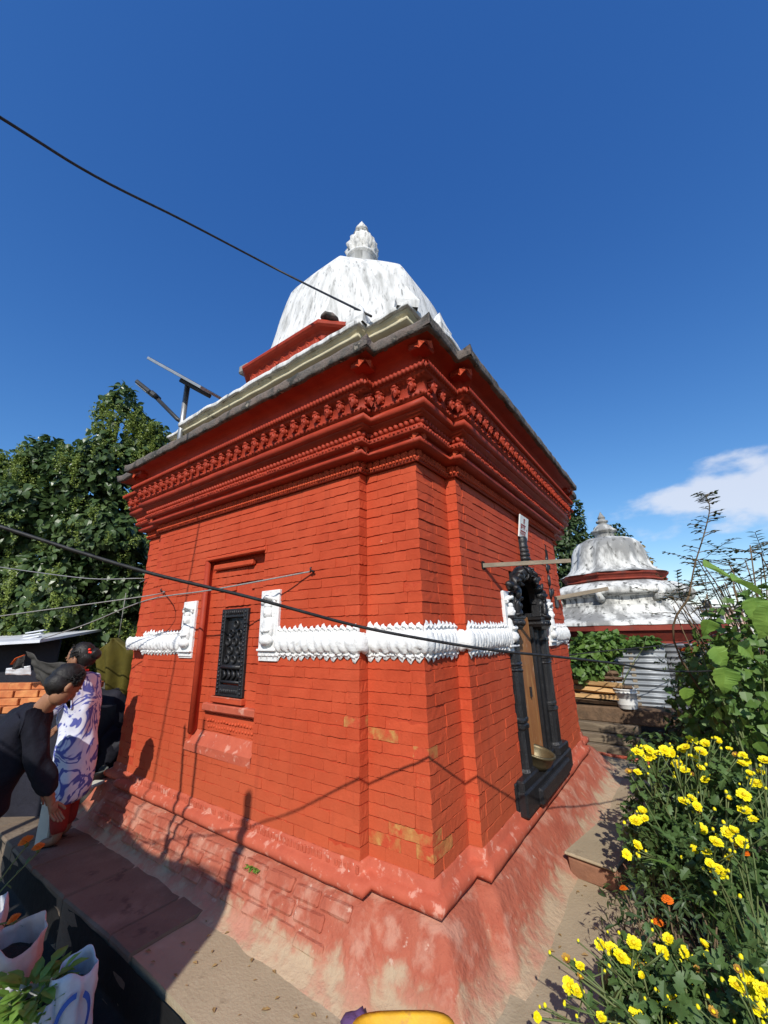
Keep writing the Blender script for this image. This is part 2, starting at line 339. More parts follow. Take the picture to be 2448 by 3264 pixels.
def lay(i, zlo=0, zhi=HW, rects=(), p=None, q=None, nrm=None, conv=(None, None), proud=0.0, skip=None):
    P0 = p or POLY[i]; P1 = q or POLY[(i+1) % NP]; n = nrm or enorm(i); t = (P1-P0).normalized(); L = (P1-P0).length
    for k in range(NC):
        z0 = k*CH; z1 = z0+CH
        if z0 < zlo-.001 or z1 > zhi+.001: continue
        w0 = .1 if (conv[0] is not None and (k % 2) != conv[0]) else 0.0
        w1 = .1 if (conv[1] is not None and (k % 2) != conv[1]) else 0.0
        s = w0; lim = L-w1; first = True
        cuts = []
        s_ = s
        if conv[0] is not None and w0 == 0: pass
        off = (0 if k % 2 else .105)+rnd(-.03, .03)
        b = s+(off if off > .05 else .21)
        edges = [s]
        while b < lim-.06: edges.append(b); b += rnd(.185, .235) if random.random() > .14 else rnd(.09, .12)
        edges.append(lim)
        for a_, b_ in zip(edges[:-1], edges[1:]):
            segs = [(a_, b_)]
            for (r0, r1, rz0, rz1) in rects:
                if z1 > rz0+.015 and z0 < rz1-.015:
                    ns = []
                    for (u, v) in segs:
                        if v <= r0 or u >= r1: ns.append((u, v)); continue
                        if u < r0: ns.append((u, r0))
                        if v > r1: ns.append((r1, v))
                    segs = ns
            for (u, v) in segs:
                if v-u < .02: continue
                if skip and skip((u+v)/2, (z0+z1)/2): continue
                corner = (conv[0] is not None and u == 0 and w0 == 0) or (conv[1] is not None and abs(v-L) < 1e-6 and w1 == 0)
                uu = u+.0004 if u > 0 else u+(.002 if corner else 0); vv = v-.0004 if v < L-1e-6 else v-(.002 if corner else 0)
                add_brick(P0, t, n, uu, vv, (z0+z1)/2+rnd(-.0012, .0012), CH*rnd(.93, .995), .1 if corner else .032, proud)
random.seed(11)
x0f = POLY[0].x
lay(0, rects=[(NICHE[0]-x0f, NICHE[1]-x0f, NICHE[2], NICHE[3]), (1.33-.02, 1.33, 0, 0)], conv=(0, 0))   # left (south) face
lay(1, conv=(1, None)); lay(2, conv=(None, 0)); lay(3, conv=(1, None)); lay(4, conv=(None, 1))
lay(5, rects=[(DOOR[0]-A_, DOOR[1]-A_, -1, 1.25), (1.42-A_, 2.18-A_, 1.2, 1.64)], conv=(0, 0))               # right (east) face
lay(6, conv=(1, None)); lay(7, conv=(None, 0)); lay(18, conv=(0, None))
# niche back wall (y = .06) with the cracked relieving arch above the window
WX0, WX1, WZ0, WZ1 = -1.99, -1.645, .70, 1.36
def crack(s, z):
    x = -2.22+s
    a = abs((z-1.62)-(x+1.80)*1.15) < .035 and -2.05 < x < -1.80
    b = abs((z-1.60)+(x+1.80)*1.6) < .02 and -1.80 < x < -1.70
    return a or b
lay(0, .36, 1.75, [(WX0+2.22, WX1+2.22, WZ0, WZ1)], Vector((-2.22, .062)), Vector((-1.43, .062)), Vector((0, -1)), skip=crack)
BR.sort(key=lambda b: -b[0])
worn = [(-.16, .079, .13), (-.33, .079, .13), (-.079, .16, .13), (-.13, .079, .56), (-.35, .079, .62), (-.5, 0, .62), (-.30, .079, 1.0)]
rest = MB()
for i, (a, M, k, c) in enumerate(BR):
    if i < 300:
        o = link('brick', UBM[k], shrine, M)
        if min((c-Vector(w)).length for w in worn) < .07: o.material_slots[0].link = 'OBJECT'; o.material_slots[0].material = MATS['worn_brick']
    else:
        u = UB[k]; rest.add([M @ Vector(v) for v in u.v], u.f)
o = rest.build('brickwork', MATS['red_paint'], shrine); o['kind'] = 'stuff'
# --- niche lining
mb = MB(); mb.box((-2.23, .075, .3), (-1.42, .2, 1.85)); mb.build('niche_back', MATS['red_core'], shrine)
mb = MB()   # roll moulding of the left jamb and the lintel shadow gap
mb.tube([(-2.225, .012, .42), (-2.225, .012, 1.80)], .026, 10); mb.jitter(.004, 9); mb.build('niche_jamb', MATS['red_paint_trim'], shrine)
mb = MB(); mb.box((-2.24, -.016, 1.785), (-1.42, .05, 1.812), ch=.006); mb.jitter(.006, 9); mb.build('niche_lintel', MATS['red_paint'], shrine)
mb = MB(); mb.box((-2.17, .025, 1.70), (-1.62, .07, 1.745), ch=.008); mb.jitter(.012, 14); mb.build('niche_corbel', MATS['red_paint'], shrine)
mb = MB(); mb.box((-2.12, .018, .585), (-1.46, .07, .64), ch=.008); mb.jitter(.006, 8); mb.build('window_ledge', MATS['ledge_paint'], shrine)
mb = MB(); mb.box((-2.02, .022, .655), (-1.62, .08, .70), ch=.004); mb.build('window_step', MATS['red_paint'], shrine)
mb = MB()
for r, z in enumerate((.515, .475)):
    for k in range(17): mb.ell((-2.08+k*.036+r*.018, .062, z+rnd(-.005, .005)), (rnd(.008, .015), .009, rnd(.009, .015)), 6, 5)
mb.build('carved_strip', MATS['red_paint'], shrine)
mb = MB()
mb.add([(-2.21, .062, .435), (-1.435, .062, .435), (-1.435, -.004, .345), (-2.25, -.012, .352), (-2.27, -.014, .30), (-1.435, -.004, .285)], [(0, 3, 2, 1), (3, 4, 5, 2)]); mb.jitter(.004, 7)
mb.build('niche_sill', MATS['ledge_paint'], shrine)
# --- black carved window
win = empty('window'); win.parent = shrine
fy = .052
mb = MB(); t = .052
for a, b in (((WX0, WZ0), (WX0+t, WZ1)), ((WX1-t, WZ0), (WX1, WZ1)), ((WX0+t, WZ1-t*1.3), (WX1-t, WZ1)), ((WX0+t, WZ0), (WX1-t, WZ0+t*1.6))):
    mb.box((a[0], fy-.012, a[1]), (b[0], fy+.03, b[1]), ch=.004)
for k in range(22):    # carved beads of the frame
    z = WZ0+.03+k*(WZ1-WZ0-.06)/21
    for xx in (WX0+.026, WX1-.026): mb.ell((xx, fy-.014, z), (.014, .008, .011), 6, 4)
for k in range(9):
    xx = WX0+.07+k*.026
    mb.ell((xx, fy-.014, WZ1-.03), (.010, .008, .018), 6, 4); mb.ell((xx, fy-.014, WZ0+.04), (.012, .008, .020), 6, 4)
mb.jitter(.003, 40); mb.build('frame', MATS['black_wood'], win)
mb = MB()     # pierced screen: plate with round holes in staggered rows
px0, px1, pz0, pz1 = WX0+t, WX1-t, WZ0+.235, WZ1-t*1.3
holes = []; pw = px1-px0
for r in range(5):
    zc = pz1-.055-r*.067
    xsr = ([.5] if r == 0 else [.28, .72] if r in (1, 3) else [.13, .5, .87])
    for q in xsr: holes.append((px0+pw*q, zc))
bmx = bmesh.new()
mb.box((px0, fy+.022, pz0), (px1, fy+.030, pz1)); mb.build('screen_back', MATS['black_wood'], win)
mb = MB()
for (hx, hz) in holes:  # each opening: a flared ring and a dark cup behind it
    M = Matrix.Rotation(math.pi/2, 4, 'X'); M.col[0] *= .86
    mb.lathe([(.036, .002), (.033, .012), (.027, .016), (.024, .008), (.022, -.006), (.001, -.007)], 12, (hx, fy+.020, hz), M=M, cap=False)
mb.build('screen_ring', MATS['black_wood'], win)
mb = MB(); mb.tube([(px0-.005, fy-.004, WZ0+.215), (px1+.005, fy-.004, WZ0+.215)], .017, 8); mb.tube([(px0-.005, fy, WZ0+.105), (px1+.005, fy, WZ0+.105)], .011, 8)
for k in range(4):
    x_ = px0+.03+k*.06
    mb.tube([(x_-.02, fy+.01, WZ0+.19), (x_+.015, fy+.002, WZ0+.155), (x_-.02, fy+.01, WZ0+.12)], .012, 6)
mb.box((px0, fy+.018, WZ0+.09), (px1, fy+.028, WZ0+.235)); mb.build('lower_panel', MATS['black_wood'], win)
mb = MB(); mb.box((WX0-.02, .02, WZ0-.012), (WX1+.02, .07, WZ0), ch=.003); mb.build('sill', MATS['ledge_paint'], win)
# --- plinth, ledge and dentils
st = .05
def dens(p, n=3):
    o = []
    for (a, b) in zip(p[:-1], p[1:]):
        for k in range(n): o.append((a[0]+(b[0]-a[0])*k/n, a[1]+(b[1]-a[1])*k/n))
    return o+[p[-1]]
sweep([(.0, .004), (.014, -.002), (.016, -.040), (.034, -.050), (.054, -.058), (.066, -.074), (.068, -.092), (.062, -.110), (.035, -.113)], .06, .004, 9).build('ledge_moulding', MATS['ledge_paint'], shrine)
sweep(dens([(.03, -.108), (.034, -.128), (.062, -.140), (.092, -.165), (.140, -.235), (.185, -.30), (.235, -.350), (.32, -.392)], 3), .045, .010, 6).build('plinth', MATS['plinth_paint'], shrine)
PN = [(0, 1), (1, 2), (2, 3), (3, 4), (4, 5), (5, 6)]
def along(i, o, sp, m0=.0, m1=.0):
    """points every sp along edge i of the plan offset by o"""
    P = opoly(o); p, q = P[i], P[(i+1) % NP]; L = (q-p).length; n = max(1, int(round((L-m0-m1)/sp)))
    for k in range(n):
        s = m0+(k+.5)*(L-m0-m1)/n; d = (q-p)/L; yield p+d*s, d, enorm(i)
VIS = (0, 1, 2, 3, 4, 5, 6, 7, 18)
mb = MB()
for (p, d, n) in list(along(0, .014, .03)):
    w = rnd(.010, .013); M = Matrix(((d.x, n.x, 0, p.x), (d.y, n.y, 0, p.y), (0, 0, 1, -.022), (0, 0, 0, 1)))
    if random.random() < .85: mb.box((-w, -.01, -.02), (w, rnd(.006, .012), .016+rnd(-.006, .004)), M, ch=.003)
mb.build('dentil_course', MATS['ledge_paint'], shrine)['kind'] = 'stuff'
# rounded plinth bricks that still show under the wash on the left side
PBM = []
for s_ in range(4):
    b = MB(); b.box((-.1, -.03, -.034), (.1, .016, .034), ch=.010); b.jitter(.010, 13+s_*3); PBM.append(b.mesh('plinth_brick', MATS['plinth_paint']))
for r, (o_, z_) in enumerate(((.090, -.172), (.138, -.240), (.182, -.305))):
    P = opoly(o_); x = -3.3 + (r % 2)*.1
    while x < -.62 + r*.03:
        w = rnd(.19, .23); tilt = Matrix.Rotation(math.radians(-34), 4, 'X')
        M = Matrix.Translation((x+w/2, -o_-.001+rnd(-.005, .004), z_+rnd(-.006, .006))) @ Matrix.Rotation(rnd(-.03, .03), 4, 'Y') @ tilt @ Matrix.Diagonal((-w/.212, -1, 1, 1))
        link('plinth_brick', random.choice(PBM), shrine, M); x += w+.006
# --- frieze
sweep([(.012, 2.196), (.020, 2.196), (.022, 2.222), (.012, 2.226), (.014, 2.285)], .2).build('frieze_band', MATS['red_paint_trim'], shrine)
mb = MB()
for i in VIS:
    for (p, d, n) in along(i, .022, .026):
        h = rnd(.018, .030); w = .011
        vs = [(p.x-d.x*w, p.y-d.y*w, 2.226), (p.x+d.x*w, p.y+d.y*w, 2.226), (p.x+n.x*.012, p.y+n.y*.012, 2.226), (p.x+n.x*.004+d.x*rnd(-.004, .004), p.y+n.y*.004+d.y*rnd(-.004, .004), 2.226-h)]
        q = Vector((p.x+n.x*.016, p.y+n.y*.016, 2.216))
        mb.add(vs+[q], [(0, 3, 4), (4, 3, 1), (0, 4, 2), (2, 4, 1)], True)
        mb.ell((p.x+n.x*.006, p.y+n.y*.006, 2.222), (.012, .012, .010), 6, 4)
mb.build('frieze_teeth', MATS['red_paint'], shrine)['kind'] = 'stuff'
rs = []
for s_ in range(3):
    b = MB(); b.lathe([(.029, 0), (.029, .008), (.024, .014), (.019, .008), (.014, .009), (.011, .017), (.004, .018), (.001, .018)], 10, (0, 0, 0), cap=False); b.jitter(.005, 30+7*s_); rs.append(b.mesh('rosette', MATS['red_paint']))
cnt = 0
for i in VIS:
    for (p, d, n) in along(i, .014, .054):
        tt = Vector((n.y, -n.x, 0)); M = Matrix(((tt.x, 0, n.x, p.x), (tt.y, 0, n.y, p.y), (0, -1, 0, 2.256), (0, 0, 0, 1)))
        M.col[0] *= rnd(.9, 1.1); M = M @ Matrix.Rotation(rnd(0, 6), 4, 'Z')
        link('rosette', random.choice(rs), shrine, M)
# --- corbelled cornice
sweep([(.014, 2.28), (.022, 2.275), (.05, 2.283), (.092, 2.287), (.096, 2.312), (.070, 2.318), (.074, 2.345)], .12, .003, 8).build('ledge_course', MATS['red_paint_trim'], shrine)
sweep([(.074, 2.343), (.118, 2.349), (.124, 2.358), (.120, 2.388), (.098, 2.392)], .12, .003, 9).build('scroll_course', MATS['red_paint_trim'], shrine)
sweep([(.098, 2.390), (.108, 2.392), (.108, 2.437), (.135, 2.439), (.137, 2.452), (.148, 2.454), (.150, 2.468)], .12, .002, 9).build('bead_fillet', MATS['red_paint_trim'], shrine)
sweep([(.15, 2.466)]+halfround(.155, 2.497, .030)+[(.155, 2.528), (.188, 2.531), (.192, 2.552), (.186, 2.556)], .12, .003, 8).build('roll_moulding', MATS['red_paint_trim'], shrine)
sweep([(.186, 2.554), (.186, 2.645), (.225, 2.650), (.228, 2.664)], .12, .002, 8).build('head_course', MATS['red_paint_trim'], shrine)
sweep([(.228, 2.66), (.240, 2.672), (.240, 2.702), (.165, 2.712), (.150, 2.79), (.175, 2.845), (.215, 2.862), (.290, 2.870)], .12, .003, 7).build('corona', MATS['red_paint_trim'], shrine)
# scroll lumps, beads, rope and heads
mb = MB()
for i in VIS:
    for (p, d, n) in along(i, .121, .03):
        mb.ell((p.x, p.y, 2.372+rnd(-.005, .005)), (.012, .012, .013), 6, 4)
mb.jitter(.006, 60); mb.build('scroll_carving', MATS['red_paint_trim'], shrine)['kind'] = 'stuff'
b = MB(); b.ell((0, 0, 0), (.0165, .022, .021), 8, 6); b.jitter(.004, 50); bead = b.mesh('bead', MATS['red_paint_trim'])
for i in VIS:
    for (p, d, n) in along(i, .112, .040):
        link('bead', bead, shrine, Matrix(((d.x, n.x, 0, p.x), (d.y, n.y, 0, p.y), (0, 0, 1, 2.414), (0, 0, 0, 1))))
mb = MB()     # rope: swept half round with a twisted surface
P = opoly(.238)
for i in VIS:
    p, q = P[i], P[(i+1) % NP]; L = (q-p).length; d = (q-p)/L; n = enorm(i); nu = max(2, int(L/.008)); vs = []
    for a in range(nu+1):
        s = L*a/nu
        for k in range(8):
            an = 2*math.pi*k/8; r_ = .021+.0045*math.sin(s*2*math.pi/.030+an*1.0)
            vs.append((p.x+d.x*s+n.x*math.cos(an)*r_, p.y+d.y*s+n.y*math.cos(an)*r_, 2.688+math.sin(an)*r_))
    mb.add(vs, [(a*8+k, a*8+(k+1) % 8, (a+1)*8+(k+1) % 8, (a+1)*8+k) for a in range(nu) for k in range(8)], True)
mb.build('rope_moulding', MATS['red_paint_trim'], shrine)
hm = []
for s_ in range(4):       # crowned faces with beaked chins
    b = MB()
    b.ell((0, .012, 0), (.026, .030, .034), 8, 6); b.box((-.03, -.02, .018), (.03, .030, .034), ch=.006); b.ell((0, .026, .038), (.020, .016, .014), 7, 5)
    b.ell((0, .044, -.002), (.006, .008, .012), 6, 4); b.ell((-.012, .034, .010), (.007, .006, .005), 6, 4); b.ell((.012, .034, .010), (.007, .006, .005), 6, 4)
    b.ell((0, .034, -.018), (.011, .008, .005), 6, 4); b.add([(-.018, .02, -.018), (.018, .02, -.018), (0, .048, -.020), (0, .030, -.052)], [(0, 3, 2), (2, 3, 1), (0, 2, 1), (0, 1, 3)])
    b.box((-.022, -.03, -.03), (.022, .004, .02)); b.ell((-.027, .008, .0), (.007, .01, .016), 6, 4); b.ell((.027, .008, .0), (.007, .01, .016), 6, 4)
    b.jitter(.006, 25+s_*9); hm.append(b.mesh('carved_head', MATS['red_paint_trim']))
for i in VIS:
    for (p, d, n) in along(i, .192, .112, .02, .02):
        sc = rnd(.92, 1.08); a = rnd(-.12, .12)
        link('carved_head', random.choice(hm), shrine, Matrix(((d.x*sc, n.x*sc, 0, p.x), (d.y*sc, n.y*sc, 0, p.y), (0, 0, sc, 2.600), (0, 0, 0, 1))) @ Matrix.Rotation(a, 4, 'Z'))
# hanging petals and corner leaves under each projection
lf = MB(); lf.add([(-.030, 0, .02), (.030, 0, .02), (.036, .02, -.006), (.020, .018, -.012), (0, .024, -.034), (-.020, .018, -.012), (-.036, .02, -.006), (0, .03, .02)], [(0, 6, 5, 4, 7), (7, 4, 3, 2, 1), (0, 7, 1)]); leafm = lf.mesh('corner_leaf', MATS['red_paint'])
for (o_, z_) in ((.246, 2.822), (.074, 2.335)):
    P = opoly(o_)
    for i in (1, 3, 5, 0, 6):
        n = (enorm(i-1)+enorm(i)).normalized(); p = P[i]; d = Vector((-n.y, n.x))
        for nn, dd in ((enorm(i-1), -1), (enorm(i), 1)):
            e_ = (POLY[i]-POLY[i-1]).normalized() if dd < 0 else (POLY[(i+1) % NP]-POLY[i]).normalized()
            pp = p + e_*(dd*.03)
            link('corner_leaf', leafm, shrine, Matrix(((-e_.x, nn.x, 0, pp.x), (-e_.y, nn.y, 0, pp.y), (0, 0, 1, z_), (0, 0, 0, 1))))
P = opoly(.15)
for i in (1, 3, 5, 0, 6):
    n = enorm(i-1)+enorm(i); p = P[i]; mb = MB(); q = p+n*.09
    lo = (min(p.x-n.x*.03, q.x), min(p.y-n.y*.03, q.y)); hi = (max(p.x-n.x*.03, q.x), max(p.y-n.y*.03, q.y))
    mb.box((lo[0], lo[1], 2.825), (hi[0], hi[1], 2.868), ch=.006); mb.jitter(.006, 15); mb.build('corner_bracket', MATS['red_paint_trim'], shrine)
mb = MB()
for i in VIS:
    for (p, d, n) in along(i, .188, .037): mb.ell((p.x, p.y, 2.545), (.014, .012, .010), 6, 4)
mb.jitter(.008, 40); mb.build('petal_course', MATS['red_paint_trim'], shrine)['kind'] = 'stuff'
# --- eave slab, stepped roof, upper terrace
eave = sweep(dens([(.285, 2.868), (.313, 2.869), (.318, 2.90), (.316, 2.938), (.26, 2.952), (.0, 3.07), (-.30, 3.22), (-.34, 3.30)], 2), .05, .010, 9); eave.build('eave_slab', MATS['eave_stone'], shrine)
P = opoly(.316)
for i in (1, 3, 5, 0): # peaked corner tiles
    mb = MB(); n = (enorm(i-1)+enorm(i)).normalized(); p = P[i]; a = -enorm(i); a = -(POLY[i]-POLY[i-1]).normalized()*.05; b = (POLY[(i+1) % NP]-POLY[i]).normalized()*.05
    mb.add([(p.x+n.x*.012, p.y+n.y*.012, 2.875), (p.x+n.x*.014, p.y+n.y*.014, 2.950), (p.x+a.x, p.y+a.y, 2.942), (p.x+b.x, p.y+b.y, 2.942), (p.x+a.x, p.y+a.y, 2.88), (p.x+b.x, p.y+b.y, 2.88), (p.x+a.x+b.x, p.y+a.y+b.y, 2.945)], [(0, 1, 2, 4), (0, 5, 3, 1), (1, 3, 6, 2)])
    mb.build('corner_tile', MATS['eave_stone'], shrine)
sweep(dens([(-.34, 3.25), (-.16, 3.38), (-.055, 3.385), (-.05, 3.405), (-.065, 3.42), (-.04, 3.44), (-.03, 3.46)], 2), .1, .006, 6).build('terrace_fascia', MATS['cream_fascia'], shrine)
sweep(dens([(-.032, 3.455), (-.008, 3.46), (-.008, 3.495), (-.05, 3.505), (-.5, 3.53)], 3), .05, .012, 9).build('terrace_coping', MATS['lime_dome'], shrine)
mb = MB(); mb.box((-2.9, .75, 3.0), (-.75, 2.9, 3.52)); mb.build('roof_core', MATS['lime_dome'], shrine)
P = opoly(-.03)
ac = MB(); 
for k, (w, z) in enumerate(((.085, 0), (.09, .06), (.06, .13), (.035, .19), (.008, .235))):
    ac.add([(-w, -w*.6, z), (w, -w*.6, z), (w, w*.6, z), (-w, w*.6, z)], [] if k == 0 else [])
ac.f = []; ac.sm = []; ac.mi = []
for k in range(4):
    for q in range(4): ac.f.append((k*4+q, k*4+(q+1) % 4, k*4+4+(q+1) % 4, k*4+4+q)); ac.sm.append(False); ac.mi.append(0)
ac.f.append((16, 17, 18, 19)); ac.sm.append(False); ac.mi.append(0); ac.jitter(.012, 12)
acm = ac.mesh('corner_finial', MATS['lime_dome'])
for i, a in ((1, 0), (3, .78), (5, 1.57), (6, 1.57)):
    p = P[i]; link('corner_finial', acm, shrine, Matrix.Translation((p.x-.04, p.y+.05, 3.48)) @ Matrix.Rotation(a, 4, 'Z'))
# --- octagonal red drum with petals, bell dome, finial
DC = Vector((-1.89, 1.80, 0))
def octr(a, r=1.0):      # radius factor of a regular octagon (faces square to the axes), softened
    x = (a+math.pi/8) % (math.pi/4)-math.pi/8; return 1/math.cos(x)
drum = MB()
def oct_rows(mb, prof, n=8, soft=None, smooth=False):
    vs = []
    for j, (r, z) in enumerate(prof):
        for k in range(n):
            a = math.pi/8+2*math.pi*k/n; f = octr(a) if soft is None else (1-soft[j])*octr(a)+soft[j]
            vs.append((DC.x+r*f*math.cos(a), DC.y+r*f*math.sin(a), z))
    mb.add(vs, [(j*n+k, j*n+(k+1) % n, (j+1)*n+(k+1) % n, (j+1)*n+k) for j in range(len(prof)-1) for k in range(n)], smooth)
    return mb
oct_rows(drum, [(1.33, 3.4), (1.33, 3.80), (1.355, 3.82), (1.385, 4.06), (1.40, 4.085), (1.45, 4.095), (1.47, 4.115), (1.475, 4.14), (1.46, 4.165), (1.42, 4.18), (1.3, 4.18)])
drum.build('drum', MATS['red_paint_trim'], shrine)
pm = MB(); pw = .062
pts = [(-pw, 0), (-pw*.96, .10), (-pw*.6, .165), (0, .195), (pw*.6, .165), (pw*.96, .10), (pw, 0)]
pm.add([(x, .004, z) for x, z in pts]+[(x*.80, .024, z*.93) for x, z in pts]+[(x*.62, .012, z*.86) for x, z in pts]+[(0, .020, .02), (0, .022, .15)], [(i, i+1, i+8, i+7) for i in range(6)]+[(i+7, i+8, i+15, i+14) for i in range(6)]+[(14, 15, 16, 17, 22, 21), (21, 22, 17, 18, 19, 20)])
petal = pm.mesh('petal', MATS['red_paint_trim'])
for f in (5, 6, 7):   # faces towards -x-y ... south, south-east, east
    a = math.pi/4*(f+1)+0; n = Vector((math.cos(a), math.sin(a))); d = Vector((-n.y, n.x)); half = 1.38*math.tan(math.pi/8)
    for k in range(9):
        s = (k-4)*half*2/9.0; c = DC.to_2d()+n*1.366+d*s
        link('petal', petal, shrine, Matrix(((d.x, n.x, n.x*.14, c.x), (d.y, n.y, n.y*.14, c.y), (0, 0, 1.15, 3.835), (0, 0, 0, 1))))
dome = MB(); nn_ = 64; rows = [(1.33, 4.17), (1.295, 4.23), (1.24, 4.38), (1.195, 4.56), (1.155, 4.76), (1.12, 4.96), (1.085, 5.15), (1.045, 5.33), (.995, 5.49), (.935, 5.61), (.88, 5.685), (.82, 5.735), (.70, 5.775), (.50, 5.83), (.30, 5.88), (.22, 5.90)]
vs = []
for j, (r, z) in enumerate(rows):
    sf = .30 if z < 5.2 else max(.06, .30-(z-5.2)*.5)
    for k in range(nn_):
        a = 2*math.pi*k/nn_; f = (1-sf)*octr(a)+sf*1.04
        v = Vector((DC.x+r*f*math.cos(a), DC.y+r*f*math.sin(a), z)); v += noise.noise_vector(v*2.3)*.012; vs.append(v)
dome.add(vs, [(j*nn_+k, j*nn_+(k+1) % nn_, (j+1)*nn_+(k+1) % nn_, (j+1)*nn_+k) for j in range(len(rows)-1) for k in range(nn_)], True)
dome.add([vs[(len(rows)-1)*nn_+k] for k in range(nn_)], [tuple(range(nn_))])
dm = dome.build('dome', MATS['lime_dome'], shrine)
fin = MB(); prof = []
n2 = 112
body = [(.20, 5.85), (.21, 6.62), (.24, 6.64), (.245, 6.67), (.215, 6.69), (.228, 6.74), (.236, 6.80), (.230, 6.88), (.208, 6.96), (.175, 7.04), (.135, 7.11), (.10, 7.15)]
vs = []
for j, (r, z) in enumerate(body):
    for k in range(n2):
        a = 2*math.pi*k/n2; w = 1+(.30*abs(math.sin((a*11+ (z-6.86)*30)/2))-.16 if 5 <= j <= 10 else 0)
        vs.append((DC.x+r*w*math.cos(a), DC.y+r*w*math.sin(a), z))
fin.add(vs, [(j*n2+k, j*n2+(k+1) % n2, (j+1)*n2+(k+1) % n2, (j+1)*n2+k) for j in range(len(body)-1) for k in range(n2)], True)
fin.build('finial_bulb', MATS['lime_dome'], dm)
fin = MB(); fin.lathe([(.10, 7.14), (.135, 7.165), (.125, 7.185), (.085, 7.20), (.08, 7.225), (.10, 7.23), (.10, 7.29), (.085, 7.30), (.07, 7.34), (.035, 7.41), (.003, 7.47)], 18, (DC.x, DC.y, 0)); fin.build('finial_spire', MATS['lime_old'], dm)
mb = MB(); mb.lathe([(.05, 0), (.09, .02), (.09, .05), (.06, .08), (.02, .09)], 9, (-1.22, .44, 4.17)); mb.jitter(.04, 12); mb.build('broken_stub', MATS['eave_stone'], shrine)
mb = MB(); mb.box((-2.72, .42, 4.18), (-2.55, .56, 4.30), ch=.02); mb.jitter(.02, 8); mb.build('drum_finial', MATS['lime_old'], shrine)
# ---------------------------------------------------------------- white naga band
def naga(path, nrm_of, name, lob, ph=0.0, vert=False):
    """bulging scaled body laid along a wall path (list of 2-D points)"""
    mb = MB(); P = [Vector(p) for p in path]; S_ = [0]
    for a, b in zip(P[:-1], P[1:]): S_.append(S_[-1]+(b-a).length)
    L = S_[-1]; nu = max(8, int(L/.006)); nk = 13; vs = []; mix_ = vert is None
    for i in range(nu+1):
        s = L*i/nu; j = 0
        while j < len(P)-2 and s > S_[j+1]: j += 1
        t = (s-S_[j])/max(1e-6, S_[j+1]-S_[j]); p = P[j].lerp(P[j+1], t); n = nrm_of(j)
        if abs(s-S_[j+1]) < .03 and j+2 < len(P): n = (n.lerp(nrm_of(j+1), .5*(1-(S_[j+1]-s)/.03))).normalized()
        if s-S_[j] < .03 and j > 0: n = (n.lerp(nrm_of(j-1), .5*(1-(s-S_[j])/.03))).normalized()
        e = min(1, min(s, L-s)/.04+.35)
        if mix_: vert = j >= 3; lob = .046 if vert else .066
        for k in range(nk):
            a = -math.pi/2*.98+math.pi*.98*k/(nk-1)
            low = (1-math.sin(a))/2; w = abs(math.sin(math.pi*(s/lob+ph)+(0 if vert else a*.9)))
            r = (.036+(.010*w*(low*.8+.2) if not vert else .011*w))*e+.005*noise.noise(Vector((s*95, a*10, 7)))+.006*noise.noise(Vector((s*30, a*3, ph*9)))+(.005*abs(math.sin(s*150+a*9))*noise.noise(Vector((s*14, a*2, 4.0))) if not vert else .003*noise.noise(Vector((s*70, a*8, 2))))
            vs.append((p.x+n.x*(math.cos(a)*r*.82+.012), p.y+n.y*(math.cos(a)*r*.82+.012), 1.098+math.sin(a)*r*1.5))
    mb.add(vs, [(i*nk+k, (i+1)*nk+k, (i+1)*nk+k+1, i*nk+k+1) for i in range(nu) for k in range(nk-1)], True)
    mb.add(vs[:nk], [tuple(range(nk))]); mb.add(vs[-nk:], [tuple(range(nk-1, -1, -1))])
    return mb.build(name, MATS['white_plaster'], band)
band = empty('plaster_band'); band.parent = shrine
SO, EA = Vector((0, -1)), Vector((1, 0))
naga([(-1.23, 0), (-A_, 0), (-A_, B_), (-B_, B_), (-B_, A_), (0, A_), (0, 1.28)], lambda j: SO if j in (0, 2, 4) else EA, 'naga_body', .066, .0, None)
naga([(-WD+.15, 0.0), (-2.50, 0)], lambda j: SO, 'naga_body', .06, .5)
naga([(0, 2.56), (0, WD-A_+.02)], lambda j: EA, 'naga_body', .046, .2, True)
segs = [((-1.23, 0), (-A_-.0, 0), SO), ((-A_, B_), (-B_, B_), SO), ((-B_, B_), (-B_, A_), EA), ((0, A_), (0, 1.28), EA), ((-WD+A_-.02, 0), (-2.50, 0), SO), ((0, 2.56), (0, WD-A_), EA)]
def bud_mesh(seed, h, w):
    b = MB(); rr = random.Random(seed)
    b.add([(-w, 0, 0), (w, 0, 0), (w*.9, .004, h*.45), (w*.45, .004, h*.75), (0, .004, h), (-w*.45, .004, h*.75), (-w*.9, .004, h*.45), (0, .016, h*.05), (0, .019, h*.45), (0, .010, h*.8)],
          [(0, 7, 8, 6), (7, 1, 2, 8), (6, 8, 9, 5), (8, 2, 3, 9), (5, 9, 4), (9, 3, 4), (0, 1, 7)], True); b.ell((0, .012, h*.32), (w*.42, .012, h*.26), 7, 5); b.ell((-w*.62, .010, h*.2), (w*.3, .010, h*.2), 6, 4); b.ell((w*.62, .010, h*.2), (w*.3, .010, h*.2), 6, 4); b.jitter(.009, 40+seed*3); return b
buds = [bud_mesh(s, .044, .028).mesh('lotus_bud', MATS['white_plaster']) for s in range(5)]
teeth = [bud_mesh(s+5, .046, .031).mesh('leaf_tooth', MATS['white_plaster']) for s in range(5)]
mb = MB()
